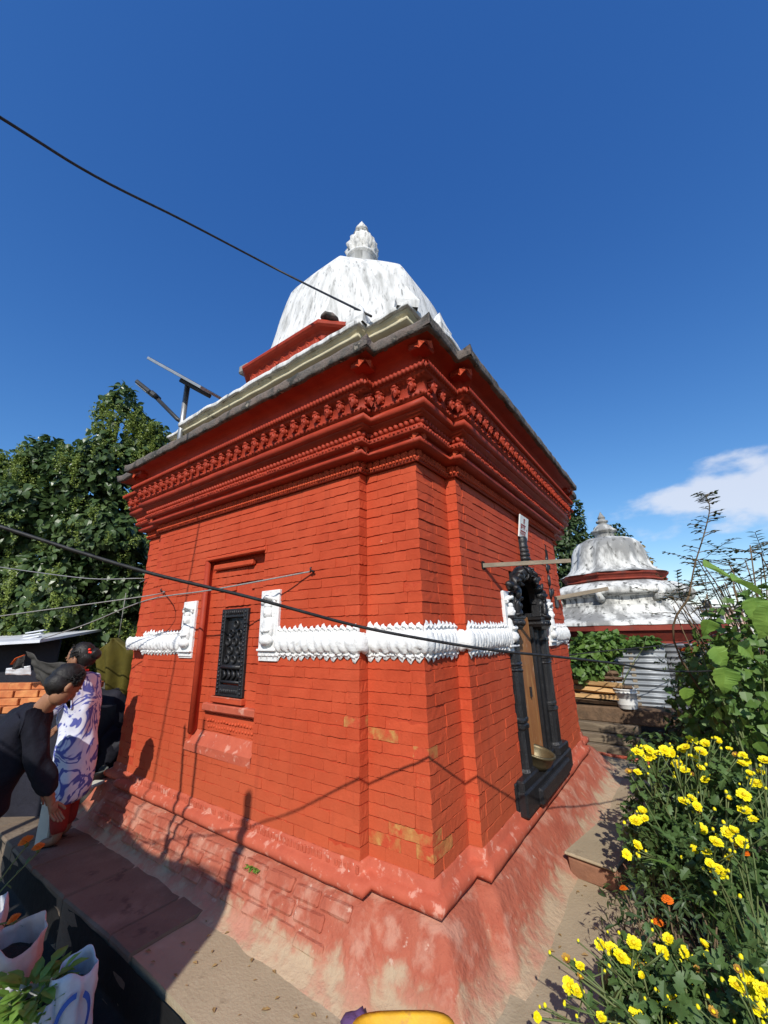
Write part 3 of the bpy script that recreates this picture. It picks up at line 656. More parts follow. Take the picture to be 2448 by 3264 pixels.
for (p, q, n) in segs:
    p, q = Vector(p), Vector(q); L = (q-p).length; d = (q-p)/L
    # backing strip
    x0, x1 = (min(p.x, q.x), max(p.x, q.x)); y0, y1 = (min(p.y, q.y), max(p.y, q.y))
    lo = (x0-(0 if n.x == 0 else -.002), y0-(.014 if n.y else 0), 1.020); hi = (x1+(.014 if n.x else 0), y1+(0 if n.y else 0)+.002, 1.185)
    m2 = MB(); m2.box(lo, hi); m2.build('band_backing', MATS['white_plaster'], band)
    for k in range(int(L/.050)):
        s = (k+.5)*L/int(L/.050); c = p+d*s
        M = Matrix(((-d.x if n.y else d.x, n.x, 0, c.x+n.x*.004), (-d.y if n.y else d.y, n.y, 0, c.y+n.y*.004), (0, 0, rnd(.75, 1.2), 1.168+rnd(-.004, .004)), (0, 0, 0, 1)))
        link('lotus_bud', random.choice(buds), band, M)
    for k in range(int(L/.056)):
        s = (k+.5)*L/int(L/.056); c = p+d*s
        M = Matrix(((-d.x if n.y else d.x, n.x, 0, c.x+n.x*.004), (-d.y if n.y else d.y, n.y, 0, c.y+n.y*.004), (0, 0, -rnd(.8, 1.2), 1.036+rnd(-.004, .004)), (0, 0, 0, 1)))
        link('leaf_tooth', random.choice(teeth), band, M)
def figure_panel(M, h=.46):
    """white slab with a hooded seated figure in relief; local x along the wall, y outward, z up from its foot"""
    b = MB(); b.box((-.10, -.02, 0), (.10, .020, h), ch=.004)
    b.ell((0, .030, h*.66), (.040, .034, .050), 10, 8); b.ell((0, .030, h*.76), (.036, .026, .022), 8, 6)          # head, crown
    b.ell((0, .026, h*.44), (.056, .034, .085), 10, 8); b.ell((-.045, .028, h*.42), (.018, .022, .070), 8, 6); b.ell((.045, .028, h*.42), (.018, .022, .070), 8, 6)
    b.ell((-.02, .050, h*.38), (.030, .018, .016), 8, 5); b.ell((.02, .050, h*.38), (.030, .018, .016), 8, 5)        # joined hands
    b.ell((0, .030, h*.24), (.072, .040, .040), 10, 6); b.ell((0, .062, h*.655), (.008, .010, .014), 6, 5)
    for k in range(7):                                                                                        # serpent hood
        a = math.pi*(k+.5)/7; b.ell((.070*math.cos(a), .022, h*.80+.040*math.sin(a)), (.016, .026, .020), 7, 5)
    b.tube([(-.085, .025, h*.84), (0, .050, h*.90), (.085, .025, h*.84)], .014, 7)
    b.box((-.10, .0, .035), (.10, .040, .052), ch=.004); b.jitter(.006, 22)
    o = b.build('figure_panel', MATS['white_plaster'], band); o.matrix_local = M; return o
def facM(x, y, z, n):
    t = Vector((n.y, -n.x)); return Matrix(((t.x, n.x, 0, x), (t.y, n.y, 0, y), (0, 0, 1, z), (0, 0, 0, 1)))
figure_panel(facM(-1.31, 0, 1.005, SO)); figure_panel(facM(-2.40, 0, .985, SO))
figure_panel(facM(0, 1.27, .99, EA)); figure_panel(facM(0, 2.50, .99, EA))
for x in (-1.31, -2.40):
    m2 = MB(); m2.box((x-.10, -.012, .975), (x+.10, .0, 1.03)); m2.build('band_backing', MATS['white_plaster'], band)
    for k in range(3): link('leaf_tooth', teeth[k % 3], band, facM(x-.067+k*.067, -.004, 1.03, SO) @ Matrix.Diagonal((1, 1, -1.1, 1)))
# ---------------------------------------------------------------- doorway
door = empty('doorway'); door.parent = shrine
BW = MATS['black_wood']
mat('dark_room', (.012, .010, .009, 1), None, rough=.95)
mat('plank_wood', (.36, .15, .05, 1), (.27, .10, .035, 1), 3, .6, .003, 30, (.46, .23, .08, 1), 6, (.5, .68), c4=(.55, .42, .30, 1), sc4=22, t4=(.64, .70), stretch=(3, 3, .35))
mb = MB(); mb.box((-.75, 1.24, -.1), (-.70, 2.33, 1.75)); mb.box((-.70, 1.19, -.1), (-.02, 1.245, 1.70)); mb.box((-.70, 2.325, -.1), (-.02, 2.38, 1.70)); mb.box((-.70, 1.2, 1.66), (-.03, 2.36, 1.75)); mb.box((-.7, 1.24, .0), (-.04, 2.33, .07)); mb.build('chamber', MATS['dark_room'], door)
def post(y, r, x=.02, z0=.12, z1=1.16, rings=(.20, .24, .46, .50, .86, .89, 1.06)):
    mb = MB(); pr = [(r*1.15, z0), (r*1.15, z0+.05), (r, z0+.07)]
    for q in rings[2:]:
        pr += [(r*.98, q-.022), (r*1.09, q-.010), (r*1.09, q+.010), (r*.98, q+.022)]
    pr = sorted(set(pr), key=lambda a: a[1]); pr += [(r*.98, z1-.02), (r*1.05, z1)]
    mb.lathe(pr, 20, (x, y, 0), fn=lambda a, j: (abs(math.cos(a))**6+abs(math.sin(a))**6)**(-1/6)*.94, smooth=False); mb.jitter(.008, 18); return mb.build('jamb_post', BW, door)
post(1.345, .072, -.035); post(2.205, .078, -.038)
mb = MB(); mb.box((-.16, 1.25, .08), (-.010, 1.455, 1.18), ch=.006); mb.jitter(.004, 12); mb.build('jamb', BW, door)
mb = MB(); mb.box((-.16, 2.06, .08), (-.010, 2.315, 1.18), ch=.008); mb.box((-.18, 2.0, .08), (-.03, 2.06, 1.3), ch=.006); mb.jitter(.005, 12); mb.build('jamb', BW, door)
for y, w in ((1.365, .135), (2.15, .165)):   # capitals
    mb = MB(); 
    for z, a in ((1.155, .66), (1.175, .9), (1.20, 1.0), (1.235, .98), (1.24, 1.12), (1.262, 1.14)):
        mb.add([(-.06, y-w*a, z), (.005+.055*a, y-w*a, z), (.005+.055*a, y+w*a, z), (-.06, y+w*a, z)], [])
    n0 = len(mb.v)-24
    for k in range(5):
        for q in range(4): mb.f.append((n0+k*4+q, n0+k*4+(q+1) % 4, n0+k*4+4+(q+1) % 4, n0+k*4+4+q)); mb.sm.append(False); mb.mi.append(0)
    mb.f.append((n0+20, n0+21, n0+22, n0+23)); mb.f.append((n0+3, n0+2, n0+1, n0)); mb.sm += [False]*2; mb.mi += [0]*2
    for k in range(6): mb.ell((.060, y-w*.85+k*w*.34, 1.205), (.014, .018, .022), 6, 5)
    mb.jitter(.006, 18); mb.build('capital', BW, door)
for y, s in ((1.36, 1), (2.17, -1)):       # guardian carved above each capital
    mb = MB()
    mb.box((-.05, y-.075, 1.26), (.045, y+.075, 1.44), ch=.01); mb.ell((.05, y, 1.345), (.035, .050, .075), 9, 7); mb.ell((.066, y+.012*s, 1.44), (.036, .038, .042), 9, 7)
    mb.ell((.07, y-.045, 1.33), (.024, .020, .055), 8, 6); mb.ell((.07, y+.045, 1.33), (.024, .020, .055), 8, 6); mb.ell((.055, y, 1.28), (.05, .07, .03), 9, 6); mb.ell((.062, y, 1.485), (.028, .032, .028), 8, 6)
    mb.ell((.01, y, 1.50), (.05, .060, .04), 9, 7)
    mb.jitter(.022, 13); mb.jitter(.010, 36); mb.build('guardian_carving', BW, door)
mb = MB()   # carved arch: thick horseshoe of scrolls and a monster mask at its crown
NA = 11
for k in range(NA):
    a = math.radians(-8+196*k/(NA-1)); cy, cz = 1.79+.375*math.cos(a), 1.425+.215*math.sin(a)
    M = Matrix.Rotation(-a, 3, 'X')
    mb.ell((.022+.014*(k % 2), cy, cz), (.052, .060, .052), 12, 8); mb.ell((.070, cy+.022*math.cos(a), cz+.022*math.sin(a)), (.022, .042, .016), 8, 5, Matrix.Rotation(a+.6, 3, 'X')); mb.ell((.062, cy-.026*math.cos(a), cz-.026*math.sin(a)), (.020, .036, .014), 8, 5, Matrix.Rotation(a-.5, 3, 'X'))
mb.ell((.055, 1.79, 1.655), (.050, .070, .055), 10, 8); mb.ell((.105, 1.79, 1.640), (.020, .018, .024), 7, 5); mb.ell((.095, 1.76, 1.675), (.016, .015, .015), 7, 5); mb.ell((.095, 1.82, 1.675), (.016, .015, .015), 7, 5); mb.ell((.08, 1.79, 1.612), (.030, .040, .012), 8, 5)
mb.jitter(.022, 14); mb.jitter(.010, 34); mb.build('arch', BW, door)
mb = MB()   # wooden board round the arch, open inside
for k in range(14):
    a0, a1 = math.radians(-12+204*k/14), math.radians(-12+204*(k+1)/14)
    q = []
    for x in (-.05, .012):
        for a, R1, R2 in ((a0, .30, .18), (a1, .30, .18), (a1, .43, .29), (a0, .43, .29)): q.append((x, 1.79+R1*math.cos(a), 1.425+R2*math.sin(a)))
    mb.add(q, [(4, 5, 6, 7), (3, 2, 1, 0), (0, 1, 5, 4), (2, 3, 7, 6)])
mb.build('arch_board', BW, door)
mb = MB()   # threshold with raised ears at both ends
mb.box((-.10, 1.08, -.05), (.070, 2.42, .105), ch=.012); mb.box((-.05, 1.10, .095), (.055, 1.45, .165), ch=.010); mb.box((-.05, 2.08, .095), (.055, 2.40, .165), ch=.010); mb.box((.05, 1.34, -.04), (.10, 2.24, .065), ch=.014); mb.jitter(.010, 7); mb.build('threshold', BW, door)
mb = MB(); mb.box((-.015, 1.055, -.03), (.014, 2.44, .155), ch=.006); mb.jitter(.006, 9); mb.build('threshold_back', BW, door)
mb = MB(); mb.box((-.085, 1.50, .08), (-.052, 1.985, 1.26), ch=.003); mb.jitter(.006, 3); mb.build('door_leaf', MATS['plank_wood'], door)
mb = MB(); mb.box((-.052, 1.78, .60), (-.036, 1.80, .68), ch=.002); mb.build('bolt', BW, door)
# finial over the door and the carved slips in the wall
mb = MB(); mb.lathe([(.030, 1.70), (.034, 1.735), (.058, 1.742), (.058, 1.762), (.036, 1.768), (.062, 1.776), (.060, 1.80), (.040, 1.806), (.060, 1.814), (.058, 1.838), (.040, 1.844), (.056, 1.852), (.054, 1.876), (.040, 1.882), (.050, 1.89), (.048, 1.915), (.044, 1.92), (.046, 1.945), (.05, 1.98), (.040, 2.0)], 14, (.015, 1.845, 0)); mb.build('door_finial', BW, shrine)
mb = MB(); mb.box((-.02, 1.79, 1.70), (.006, 1.90, 2.0), ch=.003); mb.build('finial_back', BW, shrine)
mb = MB()
for z, h, w, yy in ((1.52, .10, .03, 2.70), (1.66, .11, .032, 2.70), (1.80, .10, .036, 2.71), (1.90, .07, .030, 2.72)):
    mb.ell((.006, yy, z), (.022, w, h*.62), 8, 6)
mb.jitter(.010, 20); mb.build('carved_slip', BW, shrine)
mb = MB(); mb.box((-.02, 2.86, 1.38), (.012, 2.98, 1.50), ch=.004); mb.ell((.008, 2.80, 1.55), (.015, .02, .04), 8, 6); mb.build('carved_block', BW, shrine)
mb = MB(); mb.box((-.02, 2.74, 1.93), (.004, 2.83, 2.02)); mb.box((-.02, 2.76, 2.02), (.004, 2.80, 2.08)); mb.box((-.02, 2.80, 1.80), (.003, 2.87, 1.85)); mb.build('wall_recess_shade', MATS['dark_room'], shrine)  # solid dark blocks at the wall face; the recess shade is their colour
mb = MB(); mb.box((-2.595, -.001, 1.535), (-2.545, .02, 1.575)); mb.build('putlog_hole_shade', MATS['dark_room'], shrine)  # solid block, not a void; the shade of the hole is its colour
mb = MB(); mb.box((-.01, .83, 1.585), (.003, .885, 1.645)); mb.build('putlog_hole_shade', MATS['dark_room'], shrine)  # same dark block around the batten, hole shade put into its colour
# white plaque with hand-painted red characters in three rows
plq = empty('wall_plaque', (.014, 1.89, 1.995), 0, 'small white plaque with red painted characters high above the carved door', 'plaque')
mat('plaque_white', (.75, .77, .74, 1), (.66, .69, .67, 1), 8, .8); mat('plaque_red', (.40, .03, .03, 1), (.25, .02, .02, 1), 30, .7)
mb = MB(); mb.box((-.006, -.13, 0), (.006, .13, .215), ch=.002); mb.build('board', MATS['plaque_white'], plq)
plq.rotation_euler = (0, .16, 0)
def stroke(a, b, w=.012):
    (y0, z0), (y1, z1) = a, b; d = Vector((y1-y0, z1-z0)).normalized()*w/2; p = Vector((-d.y, d.x))
    y0 *= 1.3; y1 *= 1.3
    return [(.0075, y0-p.x, z0-p.y), (.0075, y0+p.x, z0+p.y), (.0075, y1+p.x, z1+p.y), (.0075, y1-p.x, z1-p.y)]
rows_ = [[((-.02, .185), (.02, .185)), ((.01, .185), (.01, .140)), ((-.018, .172), (.0, .160)), ((.0, .160), (-.018, .145))],
         [((-.075, .125), (.035, .125)), ((-.052, .125), (-.052, .080)), ((-.075, .112), (-.056, .098)), ((-.075, .085), (-.056, .098)), ((-.018, .125), (-.018, .080)), ((-.040, .108), (-.022, .100)), ((.018, .125), (.018, .080)), ((.0, .112), (.014, .095)), ((.060, .10), (.070, .085))],
         [((-.078, .064), (.045, .064)), ((-.062, .064), (-.062, .020)), ((-.080, .048), (-.064, .036)), ((-.030, .064), (-.030, .018)), ((-.050, .045), (-.034, .030)), ((.005, .064), (.005, .020)), ((-.014, .050), (.0, .034)), ((.034, .064), (.034, .020)), ((.016, .046), (.030, .032))]]
for r_, rw in enumerate(rows_):
    mb = MB()
    for q in rw: mb.add(stroke(*q), [(0, 3, 2, 1)])
    mb.build('lettering', MATS['plaque_red'], plq)
# brass sieve bowl with offerings on the threshold
mat('brass_dull', (.16, .12, .065, 1), (.10, .085, .05, 1), 14, .45, .001, 90, metal=.6); mat('offering', (.62, .40, .20, 1), (.45, .10, .05, 1), 60, .8)
bowl = empty('offering_bowl', (-.03, 1.62, .112), 0, 'dull brass bowl of petals and grain standing on the black threshold', 'bowl')
mb = MB(); T = Matrix.Rotation(math.radians(14), 4, 'Y') @ Matrix.Scale(1.12, 4)
mb.lathe([(.04, 0), (.075, .012), (.105, .05), (.118, .10), (.126, .104), (.126, .116), (.112, .116), (.108, .10), (.095, .05), (.065, .024), (.002, .020)], 26, M=T); mb.build('bowl', MATS['brass_dull'], bowl)
mb = MB()
for k in range(60):
    a, r = rnd(0, 6.28), rnd(0, .07); mb.ell(T @ Vector((r*math.cos(a), r*math.sin(a), .040+rnd(0, .018))), (rnd(.006, .012), rnd(.004, .008), .004), 5, 4)
o = mb.build('petals', MATS['offering'], bowl); o['kind'] = 'stuff'
# projecting wooden stick
mat('grey_wood', (.30, .24, .17, 1), (.22, .18, .13, 1), 5, .8, .003, 40, stretch=(1, 1, 3))
sk = MB(); a = Vector((.0, .855, 1.612)); b = a+Vector((1, 1.47, .15))*.47; d = (b-a).normalized(); s1 = d.cross(Vector((0, 0, 1))).normalized(); u1 = s1.cross(d)
M = Matrix(((d.x, s1.x, u1.x, a.x), (d.y, s1.y, u1.y, a.y), (d.z, s1.z, u1.z, a.z), (0, 0, 0, 1)))
sk.box((-.06, -.008, -.016), ((b-a).length, .008, .016), M, ch=.002); tag(sk.build('wooden_batten', MATS['grey_wood']), 'thin weathered batten poking out of the wall beside the carved door', 'batten')
# ---------------------------------------------------------------- solar street light on the roof edge
mat('galv', (.42, .43, .44, 1), (.34, .35, .36, 1), 12, .4, metal=.7); mat('dark_metal', (.05, .052, .055, 1), (.035, .036, .04, 1), 8, .45, metal=.3); mat('panel_cell', (.012, .016, .035, 1), (.018, .022, .045, 1), 20, .25); mat('led', (.55, .56, .55, 1), None, rough=.3)
sol = empty('solar_street_light', (-3.26, .10, 2.98), 0, 'solar street light on a grey pole at the shrine roof corner', 'street light')
mb = MB(); mb.tube([(0, 0, -.05), (0, 0, 1.10)], .032, 12); mb.build('pole', MATS['galv'], sol)
pd = Vector((.83, .56, -.02)).normalized()
px_ = Vector((.70, .47, -.53)).normalized(); py_ = Vector((-.70, .42, .47)); py_ = (py_-px_*py_.dot(px_)).normalized(); pz_ = px_.cross(py_)
M = Matrix(((px_.x, py_.x, pz_.x, .06), (px_.y, py_.y, pz_.y, 0), (px_.z, py_.z, pz_.z, 1.13), (0, 0, 0, 1)))
mb = MB(); mb.box((-.40, -.30, -.016), (.40, .30, .016), M, ch=.004); pn = mb.build('panel_frame', MATS['galv'], sol)
mb = MB(); mb.box((-.385, -.285, .0165), (.385, .285, .020), M); mb.build('cells', MATS['panel_cell'], pn)
mb = MB(); mb.box((-.05, -.12, -.065), (.26, .12, -.016), M, ch=.01); mb.build('battery_box', MATS['dark_metal'], sol)
la = Vector((-.40, -.27, .40))
mb = MB(); mb.tube([(0, 0, .60), (-.05, -.035, .64), la*.80+Vector((.02, .02, .62))], .024, 8); mb.build('arm', MATS['dark_metal'], sol)
ld = la.normalized(); ls = ld.cross(Vector((0, 0, 1))).normalized(); lu = ls.cross(ld); c = la*.78+Vector((.02, .02, .62))
M = Matrix(((ld.x, ls.x, lu.x, c.x), (ld.y, ls.y, lu.y, c.y), (ld.z, ls.z, lu.z, c.z), (0, 0, 0, 1)))
mb = MB(); mb.box((0, -.07, -.02), (.10, .06, .04), M, ch=.015); mb.box((.08, -.085, -.020), (.34, .085, .028), M, ch=.012); hd = mb.build('lamp_head', MATS['dark_metal'], sol)
mb = MB(); mb.box((.12, -.065, -.026), (.32, .065, -.021), M); mb.build('lens', MATS['led'], hd)
# ---------------------------------------------------------------- wires
mat('cable_black', (.012, .012, .013, 1), (.03, .03, .03, 1), 40, .55); mat('rope_grey', (.30, .29, .27, 1), (.20, .19, .18, 1), 80, .8, .002, 200); mat('wire_grey', (.22, .22, .23, 1), None, rough=.5, metal=.4)
def spline(pts, n=10):
    P = [Vector(p) for p in pts]; out_ = []
    for i in range(len(P)-1):
        a, b, c, d = P[max(0, i-1)], P[i], P[i+1], P[min(len(P)-1, i+2)]
        for k in range(n):
            t = k/n; out_.append(.5*((2*b)+(c-a)*t+(2*a-5*b+4*c-d)*t*t+(3*b-a-3*c+d)*t**3))
    return out_+[P[-1]]
def wire(name, pts, r, m, label, cat, n=10, sides=7):
    mb = MB(); mb.tube(spline(pts, n), r, sides); return tag(mb.build(name, MATS[m]), label, cat)
def at(px, py, t):
    """world point seen at photograph pixel (px, py) at distance t along the lens axis; used to survey positions"""
    return CAM + (_f + _r2*((px-1224)/1276.33) + _u2*((1632-py)/1276.33))*t
wire('power_cable', [(-3.3, -5.9, 3.3), (-.78, -2.16, 1.66), (-.458, -1.682, 1.471), (-.257, -1.39, 1.361), (-.068, -1.10, 1.279), (.127, -.801, 1.186), (.276, -.610, 1.136), (.457, -.300, 1.078), (.62, .05, 1.035), (.80, .55, .975), (.985, 1.20, .892), (1.25, 1.75, .86), (1.56, 2.2, .88), (3.4, 4.9, 1.5)], .0058, 'cable_black', 'thick black cable sagging across the shrine corner and the white band', 'cable')
wire('power_cable', [at(-90, 318, 2.1)*4-at(300, 560, 2.75)*3, at(-90, 318, 2.1), at(300, 560, 2.75), at(590, 706, 3.35), at(900, 868, 3.95), (-.40, .05, 3.492)], .0095, 'cable_black', 'black cable running down through the sky to the shrine roof', 'cable', 6)
K1 = at(466, 1914, 3.45)
wire('rope', [(-.882, -.012, 1.567), at(678, 1880, 2.95), K1, at(271, 1991, 3.9), at(132, 2037, 4.25)], .0055, 'rope_grey', 'grey rope tied to the wall hook nearest the corner, ending at the tin awning', 'rope', 6)
wire('rope', [(-2.925, -.012, 1.574), at(466, 1900, 3.45), at(0, 1964, 3.8), at(-160, 1990, 3.9), at(-160, 1990, 3.9)*5-at(0, 1964, 3.8)*4], .005, 'rope_grey', 'grey rope tied to the wall hook left of the window', 'rope', 6)
wire('rope', [(-3.60, .05, 1.72), at(452, 1844, 4.3), at(280, 1844, 4.2), at(0, 1808, 4.2), at(-200, 1780, 4.2), at(-200, 1780, 4.2)*4-at(0, 1808, 4.2)*3], .005, 'wire_grey', 'thin grey wire slung across the creeper tree to the shrine corner', 'wire', 6)
wire('rope', [at(1790, 2090, 4.9), at(1960, 2072, 5.0), at(2150, 2052, 5.1), at(2330, 2010, 5.1)], .006, 'cable_black', 'thin black wire along the top of the corrugated fence', 'wire', 6)
for (x, z) in ((-.882, 1.567), (-2.925, 1.574)):
    mb = MB(); mb.tube([(x, .03, z), (x, -.035, z), (x+.006, -.045, z+.014), (x, -.03, z+.022)], .006, 6); mb.tube([(x-.02, -.02, z-.006), (x, -.03, z+.004), (x+.016, -.02, z-.004), (x-.01, -.012, z)], .007, 6)
    mb.build('rope_hook', MATS['dark_metal'], shrine)
# ---------------------------------------------------------------- second stupa shrine behind
S2 = Vector((.10, 7.53, 0))
st2 = empty('whitewashed_stupa', (S2.x, S2.y, -.6), 0, 'weathered whitewashed stupa shrine with red bands behind the tin fence', 'shrine')
def rings(prof, n, fn=None, rot=0.0, jit=0.0, smooth=True):
    mb = MB(); vs = []
    for j, (r, z) in enumerate(prof):
        for k in range(n):
            a = 2*math.pi*k/n+rot; f = fn(a, j) if fn else 1
            v = Vector((r*f*math.cos(a), r*f*math.sin(a), z+.6)); vs.append(v+noise.noise_vector(v*3)*jit)
    mb.add(vs, [(j*n+k, j*n+(k+1) % n, (j+1)*n+(k+1) % n, (j+1)*n+k) for j in range(len(prof)-1) for k in range(n)], smooth)
    mb.add(vs[-n:], [tuple(range(n))]); return mb
def o8(rot):
    return lambda a, j: 1/math.cos(((a-rot+math.pi/8) % (math.pi/4))-math.pi/8)
RO = .30
LO, RT = MATS['lime_old'], MATS['old_red']
rings([(1.34, -.6), (1.34, .86)], 48, o8(RO), smooth=False).build('wall', RT, st2)
rings([(1.34, .80), (1.40, .84), (1.40, .92), (1.50, 1.06), (1.51, 1.10)], 48, o8(RO), smooth=False).build('wall_cornice', RT, st2)
rings([(1.51, 1.09), (1.555, 1.10), (1.555, 1.20), (1.50, 1.21)], 48, o8(RO), smooth=False).build('eave', RT, st2)
rings([(1.565, 1.19), (1.555, 1.235), (1.44, 1.285), (1.29, 1.36), (1.19, 1.44), (1.14, 1.52)], 48, o8(RO), jit=.010).build('roof', LO, st2)
rings([(1.14, 1.50), (1.14, 1.545), (1.08, 1.555), (1.08, 1.60), (1.06, 1.605), (1.06, 1.70), (1.10, 1.715), (1.10, 1.74)], 48, o8(RO), jit=.006, smooth=False).build('upper_wall', LO, st2)
def lump(a, j): return o8(RO)(a, j)*(1+.035*max(0, math.cos((a-RO)*4))**3)
rings([(1.10, 1.735), (1.17, 1.745), (1.185, 1.79), (1.17, 1.84), (1.10, 1.90), (1.0, 1.955), (.90, 1.985)], 64, lump, jit=.008).build('upper_roof', LO, st2)
for k in range(8):   # scrolled corners of the upper tier
    a = RO+math.pi/8+k*math.pi/4; n = Vector((math.cos(a), math.sin(a), 0)); mb = MB()
    mb.tube([n*1.12+Vector((0, 0, 2.24)), n*1.23+Vector((0, 0, 2.28)), n*1.30+Vector((0, 0, 2.35)), n*1.26+Vector((0, 0, 2.41)), n*1.20+Vector((0, 0, 2.40))], [.07, .065, .05, .04, .025], 8); mb.build('corner_scroll', LO, st2)
rings([(.86, 1.96), (.86, 2.00), (.90, 2.02), (.87, 2.05), (.89, 2.09), (.92, 2.12), (.925, 2.16), (.88, 2.17)], 48, o8(RO), smooth=False).build('red_band', RT, st2)
def flute(a, j): return 1+.09*abs(math.cos((a-RO)*5))-.03
rings([(.94, 2.16), (.89, 2.18), (.79, 2.23), (.72, 2.31), (.685, 2.42), (.665, 2.55), (.645, 2.67), (.60, 2.78), (.51, 2.87), (.38, 2.93), (.20, 2.97)], 96, flute, jit=.012).build('dome', LO, st2)
mb = rings([(.19, 2.95), (.185, 3.07), (.235, 3.09), (.245, 3.12), (.20, 3.15), (.17, 3.20), (.10, 3.27), (.075, 3.29), (.115, 3.31), (.12, 3.34), (.07, 3.37), (.06, 3.40), (.08, 3.41), (.05, 3.46), (.006, 3.55)], 24, lambda a, j: 1+(.06*abs(math.sin(a*9)) if j in (2, 3) else 0)); mb.build('finial', LO, st2)
mb = MB(); pa = [Vector((-.62, -.35, 3.05)), Vector((-.2, -.62, 3.30)), Vector((.05, -.45, 3.52))]; mb.tube(pa, .006, 5); mb.build('lamp_wire', MATS['cable_black'], st2)
# two more battens standing out beyond the wall end
mb = MB(); p, q = at(1800, 1902, 4.6), at(1936, 1876, 4.8); d = (q-p).normalized(); s1 = d.cross(Vector((0, 0, 1))).normalized(); u1 = s1.cross(d)
M = Matrix(((d.x, s1.x, u1.x, p.x), (d.y, s1.y, u1.y, p.y), (d.z, s1.z, u1.z, p.z), (0, 0, 0, 1))); mb.box((-.3, -.02, -.022), ((q-p).length, .02, .022), M, ch=.003)
tag(mb.build('wooden_batten', MATS['grey_wood']), 'grey batten sticking out past the shrine in front of the stupa', 'batten')
# ---------------------------------------------------------------- corrugated fence, timber, firewood, bucket
mat('tin', (.27, .29, .31, 1), (.22, .24, .26, 1), 3, .5, metal=.35, c3=(.34, .36, .38, 1), sc3=1.6, t3=(.5, .66)); mat('rust_red', (.42, .04, .02, 1), (.30, .05, .03, 1), 8, .7)
fen = empty('corrugated_fence', (.6, 5.25, -.38), 0, 'grey corrugated tin sheet fence behind the timber pile', 'fence')
FX0, FX1 = -1.4, 1.9
for k in range(3):
    x0 = FX0+k*1.1; mb = MB(); yy = .02*k
    mb.grid(lambda u, v: Vector((x0-.6+u*1.14+.0, yy+.016*math.sin(v*2*math.pi*12)+.01*noise.noise(Vector((u*2+k, v*2, 0))), .38+v*.92)), 4, 96)
    o = solidify('tin_sheet', mb, MATS['tin'], fen, .002)
mb = MB(); mb.box((FX0-.6, -.03, .34), (FX1-.6, .02, .40), ch=.004); mb.build('bottom_rail', MATS['rust_red'], fen)
for x in (-1.5, -.2, 1.0):
    mb = MB(); mb.box((x-.03, .02, 0), (x+.03, .08, 1.3), ch=.005); mb.build('post', MATS['grey_wood'], fen)
mat('beam_wood', (.17, .13, .09, 1), (.12, .09, .06, 1), 4, .85, .006, 30, (.24, .19, .13, 1), 5, (.5, .7), stretch=(.5, 4, 4)); mat('split_wood', (.55, .34, .15, 1), (.46, .27, .11, 1), 6, .8, .006, 30, (.66, .44, .22, 1), 4, (.5, .66), stretch=(.4, 5, 5)); mat('bark', (.16, .10, .06, 1), (.10, .065, .04, 1), 12, .95, .012, 30)
for k, (y0, z0, z1, x1, lab) in enumerate(((4.28, -.37, -.275, .50, 'long squared timber lying lowest at the end of the path'), (4.36, -.27, -.165, .46, 'long squared timber in the middle of the three stacked at the path end'), (4.44, -.16, -.055, .42, 'long squared timber on top of the three stacked at the path end'))):
    mb = MB(); mb.box((-1.1, y0, z0), (x1, y0+.30, z1), ch=.008); mb.jitter(.008, 4); tag(mb.build('timber_beam', MATS['beam_wood']), lab, 'timber', 'timbers stacked at the path end')
mb = MB(); mb.box((-1.1, 4.56, -.05), (.95, 4.95, .13), ch=.015); mb.jitter(.02, 4); tag(mb.build('timber_beam', MATS['bark']), 'dark heavy timber log under the firewood and the white bucket', 'timber')
def split_log(c, d, L, r, seed, m, lab):
    rr = random.Random(seed); d = Vector(d).normalized(); s = d.cross(Vector((0, 0, 1))).normalized(); u = s.cross(d); mb = MB(); n = rr.choice((4, 5, 5)); vs = []
    sh = [rr.uniform(.7, 1.1)*r for _ in range(n)]
    for j in range(5):
        for k in range(n):
            a = 2*math.pi*k/n+seed; vs.append(Vector(c)+d*(L*(j/4-.5)+(rr.uniform(-.02, .02) if j in (0, 4) else 0))+(s*math.cos(a)*1.3+u*math.sin(a)*.75)*sh[k]*rr.uniform(.9, 1.06))
    mb.add(vs, [(j*n+k, j*n+(k+1) % n, (j+1)*n+(k+1) % n, (j+1)*n+k) for j in range(4) for k in range(n)]); mb.add(vs[:n], [tuple(range(n-1, -1, -1))]); mb.add(vs[-n:], [tuple(range(n))])
    return tag(mb.build('firewood_log', MATS[m]), lab, 'firewood', 'firewood piled behind the shrine')
FW = [((-.02, 4.62, .185), .052, 'bark', 'dark barked log lying lowest in the firewood pile'), ((.05, 4.70, .175), .050, 'split_wood', 'pale split log at the bottom of the pile against the bucket'), ((.0, 4.60, .255), .050, 'split_wood', 'ragged split log just above the lowest barked log'), ((-.05, 4.68, .27), .055, 'bark', 'barked log wedged behind the ragged split log'), ((.02, 4.64, .335), .060, 'split_wood', 'broad clean yellow split log under the topmost yellow one'), ((-.02, 4.62, .415), .056, 'split_wood', 'topmost clean yellow split log of the firewood pile'), ((.06, 4.74, .36), .05, 'bark', 'barked log end poking out behind the bucket'), ((-.05, 4.70, .48), .055, 'bark', 'thin brown branch resting on the yellow split logs'), ((-.12, 4.66, .56), .052, 'bark', 'knobbly brown branch lying highest on the firewood pile')]
for k, (c, r, m, lb) in enumerate(FW): split_log(c, (1, rnd(-.12, .12), rnd(-.04, .03)), rnd(.62, .8), r, k+2, m, lb)
mat('white_plastic', (.66, .66, .63, 1), (.52, .52, .49, 1), 5, .5, c3=(.30, .28, .24, 1), sc3=7, t3=(.60, .72))
bk = empty('bucket', (.33, 4.62, .13), 0, 'white plastic paint bucket planter in front of the tin fence', 'bucket')
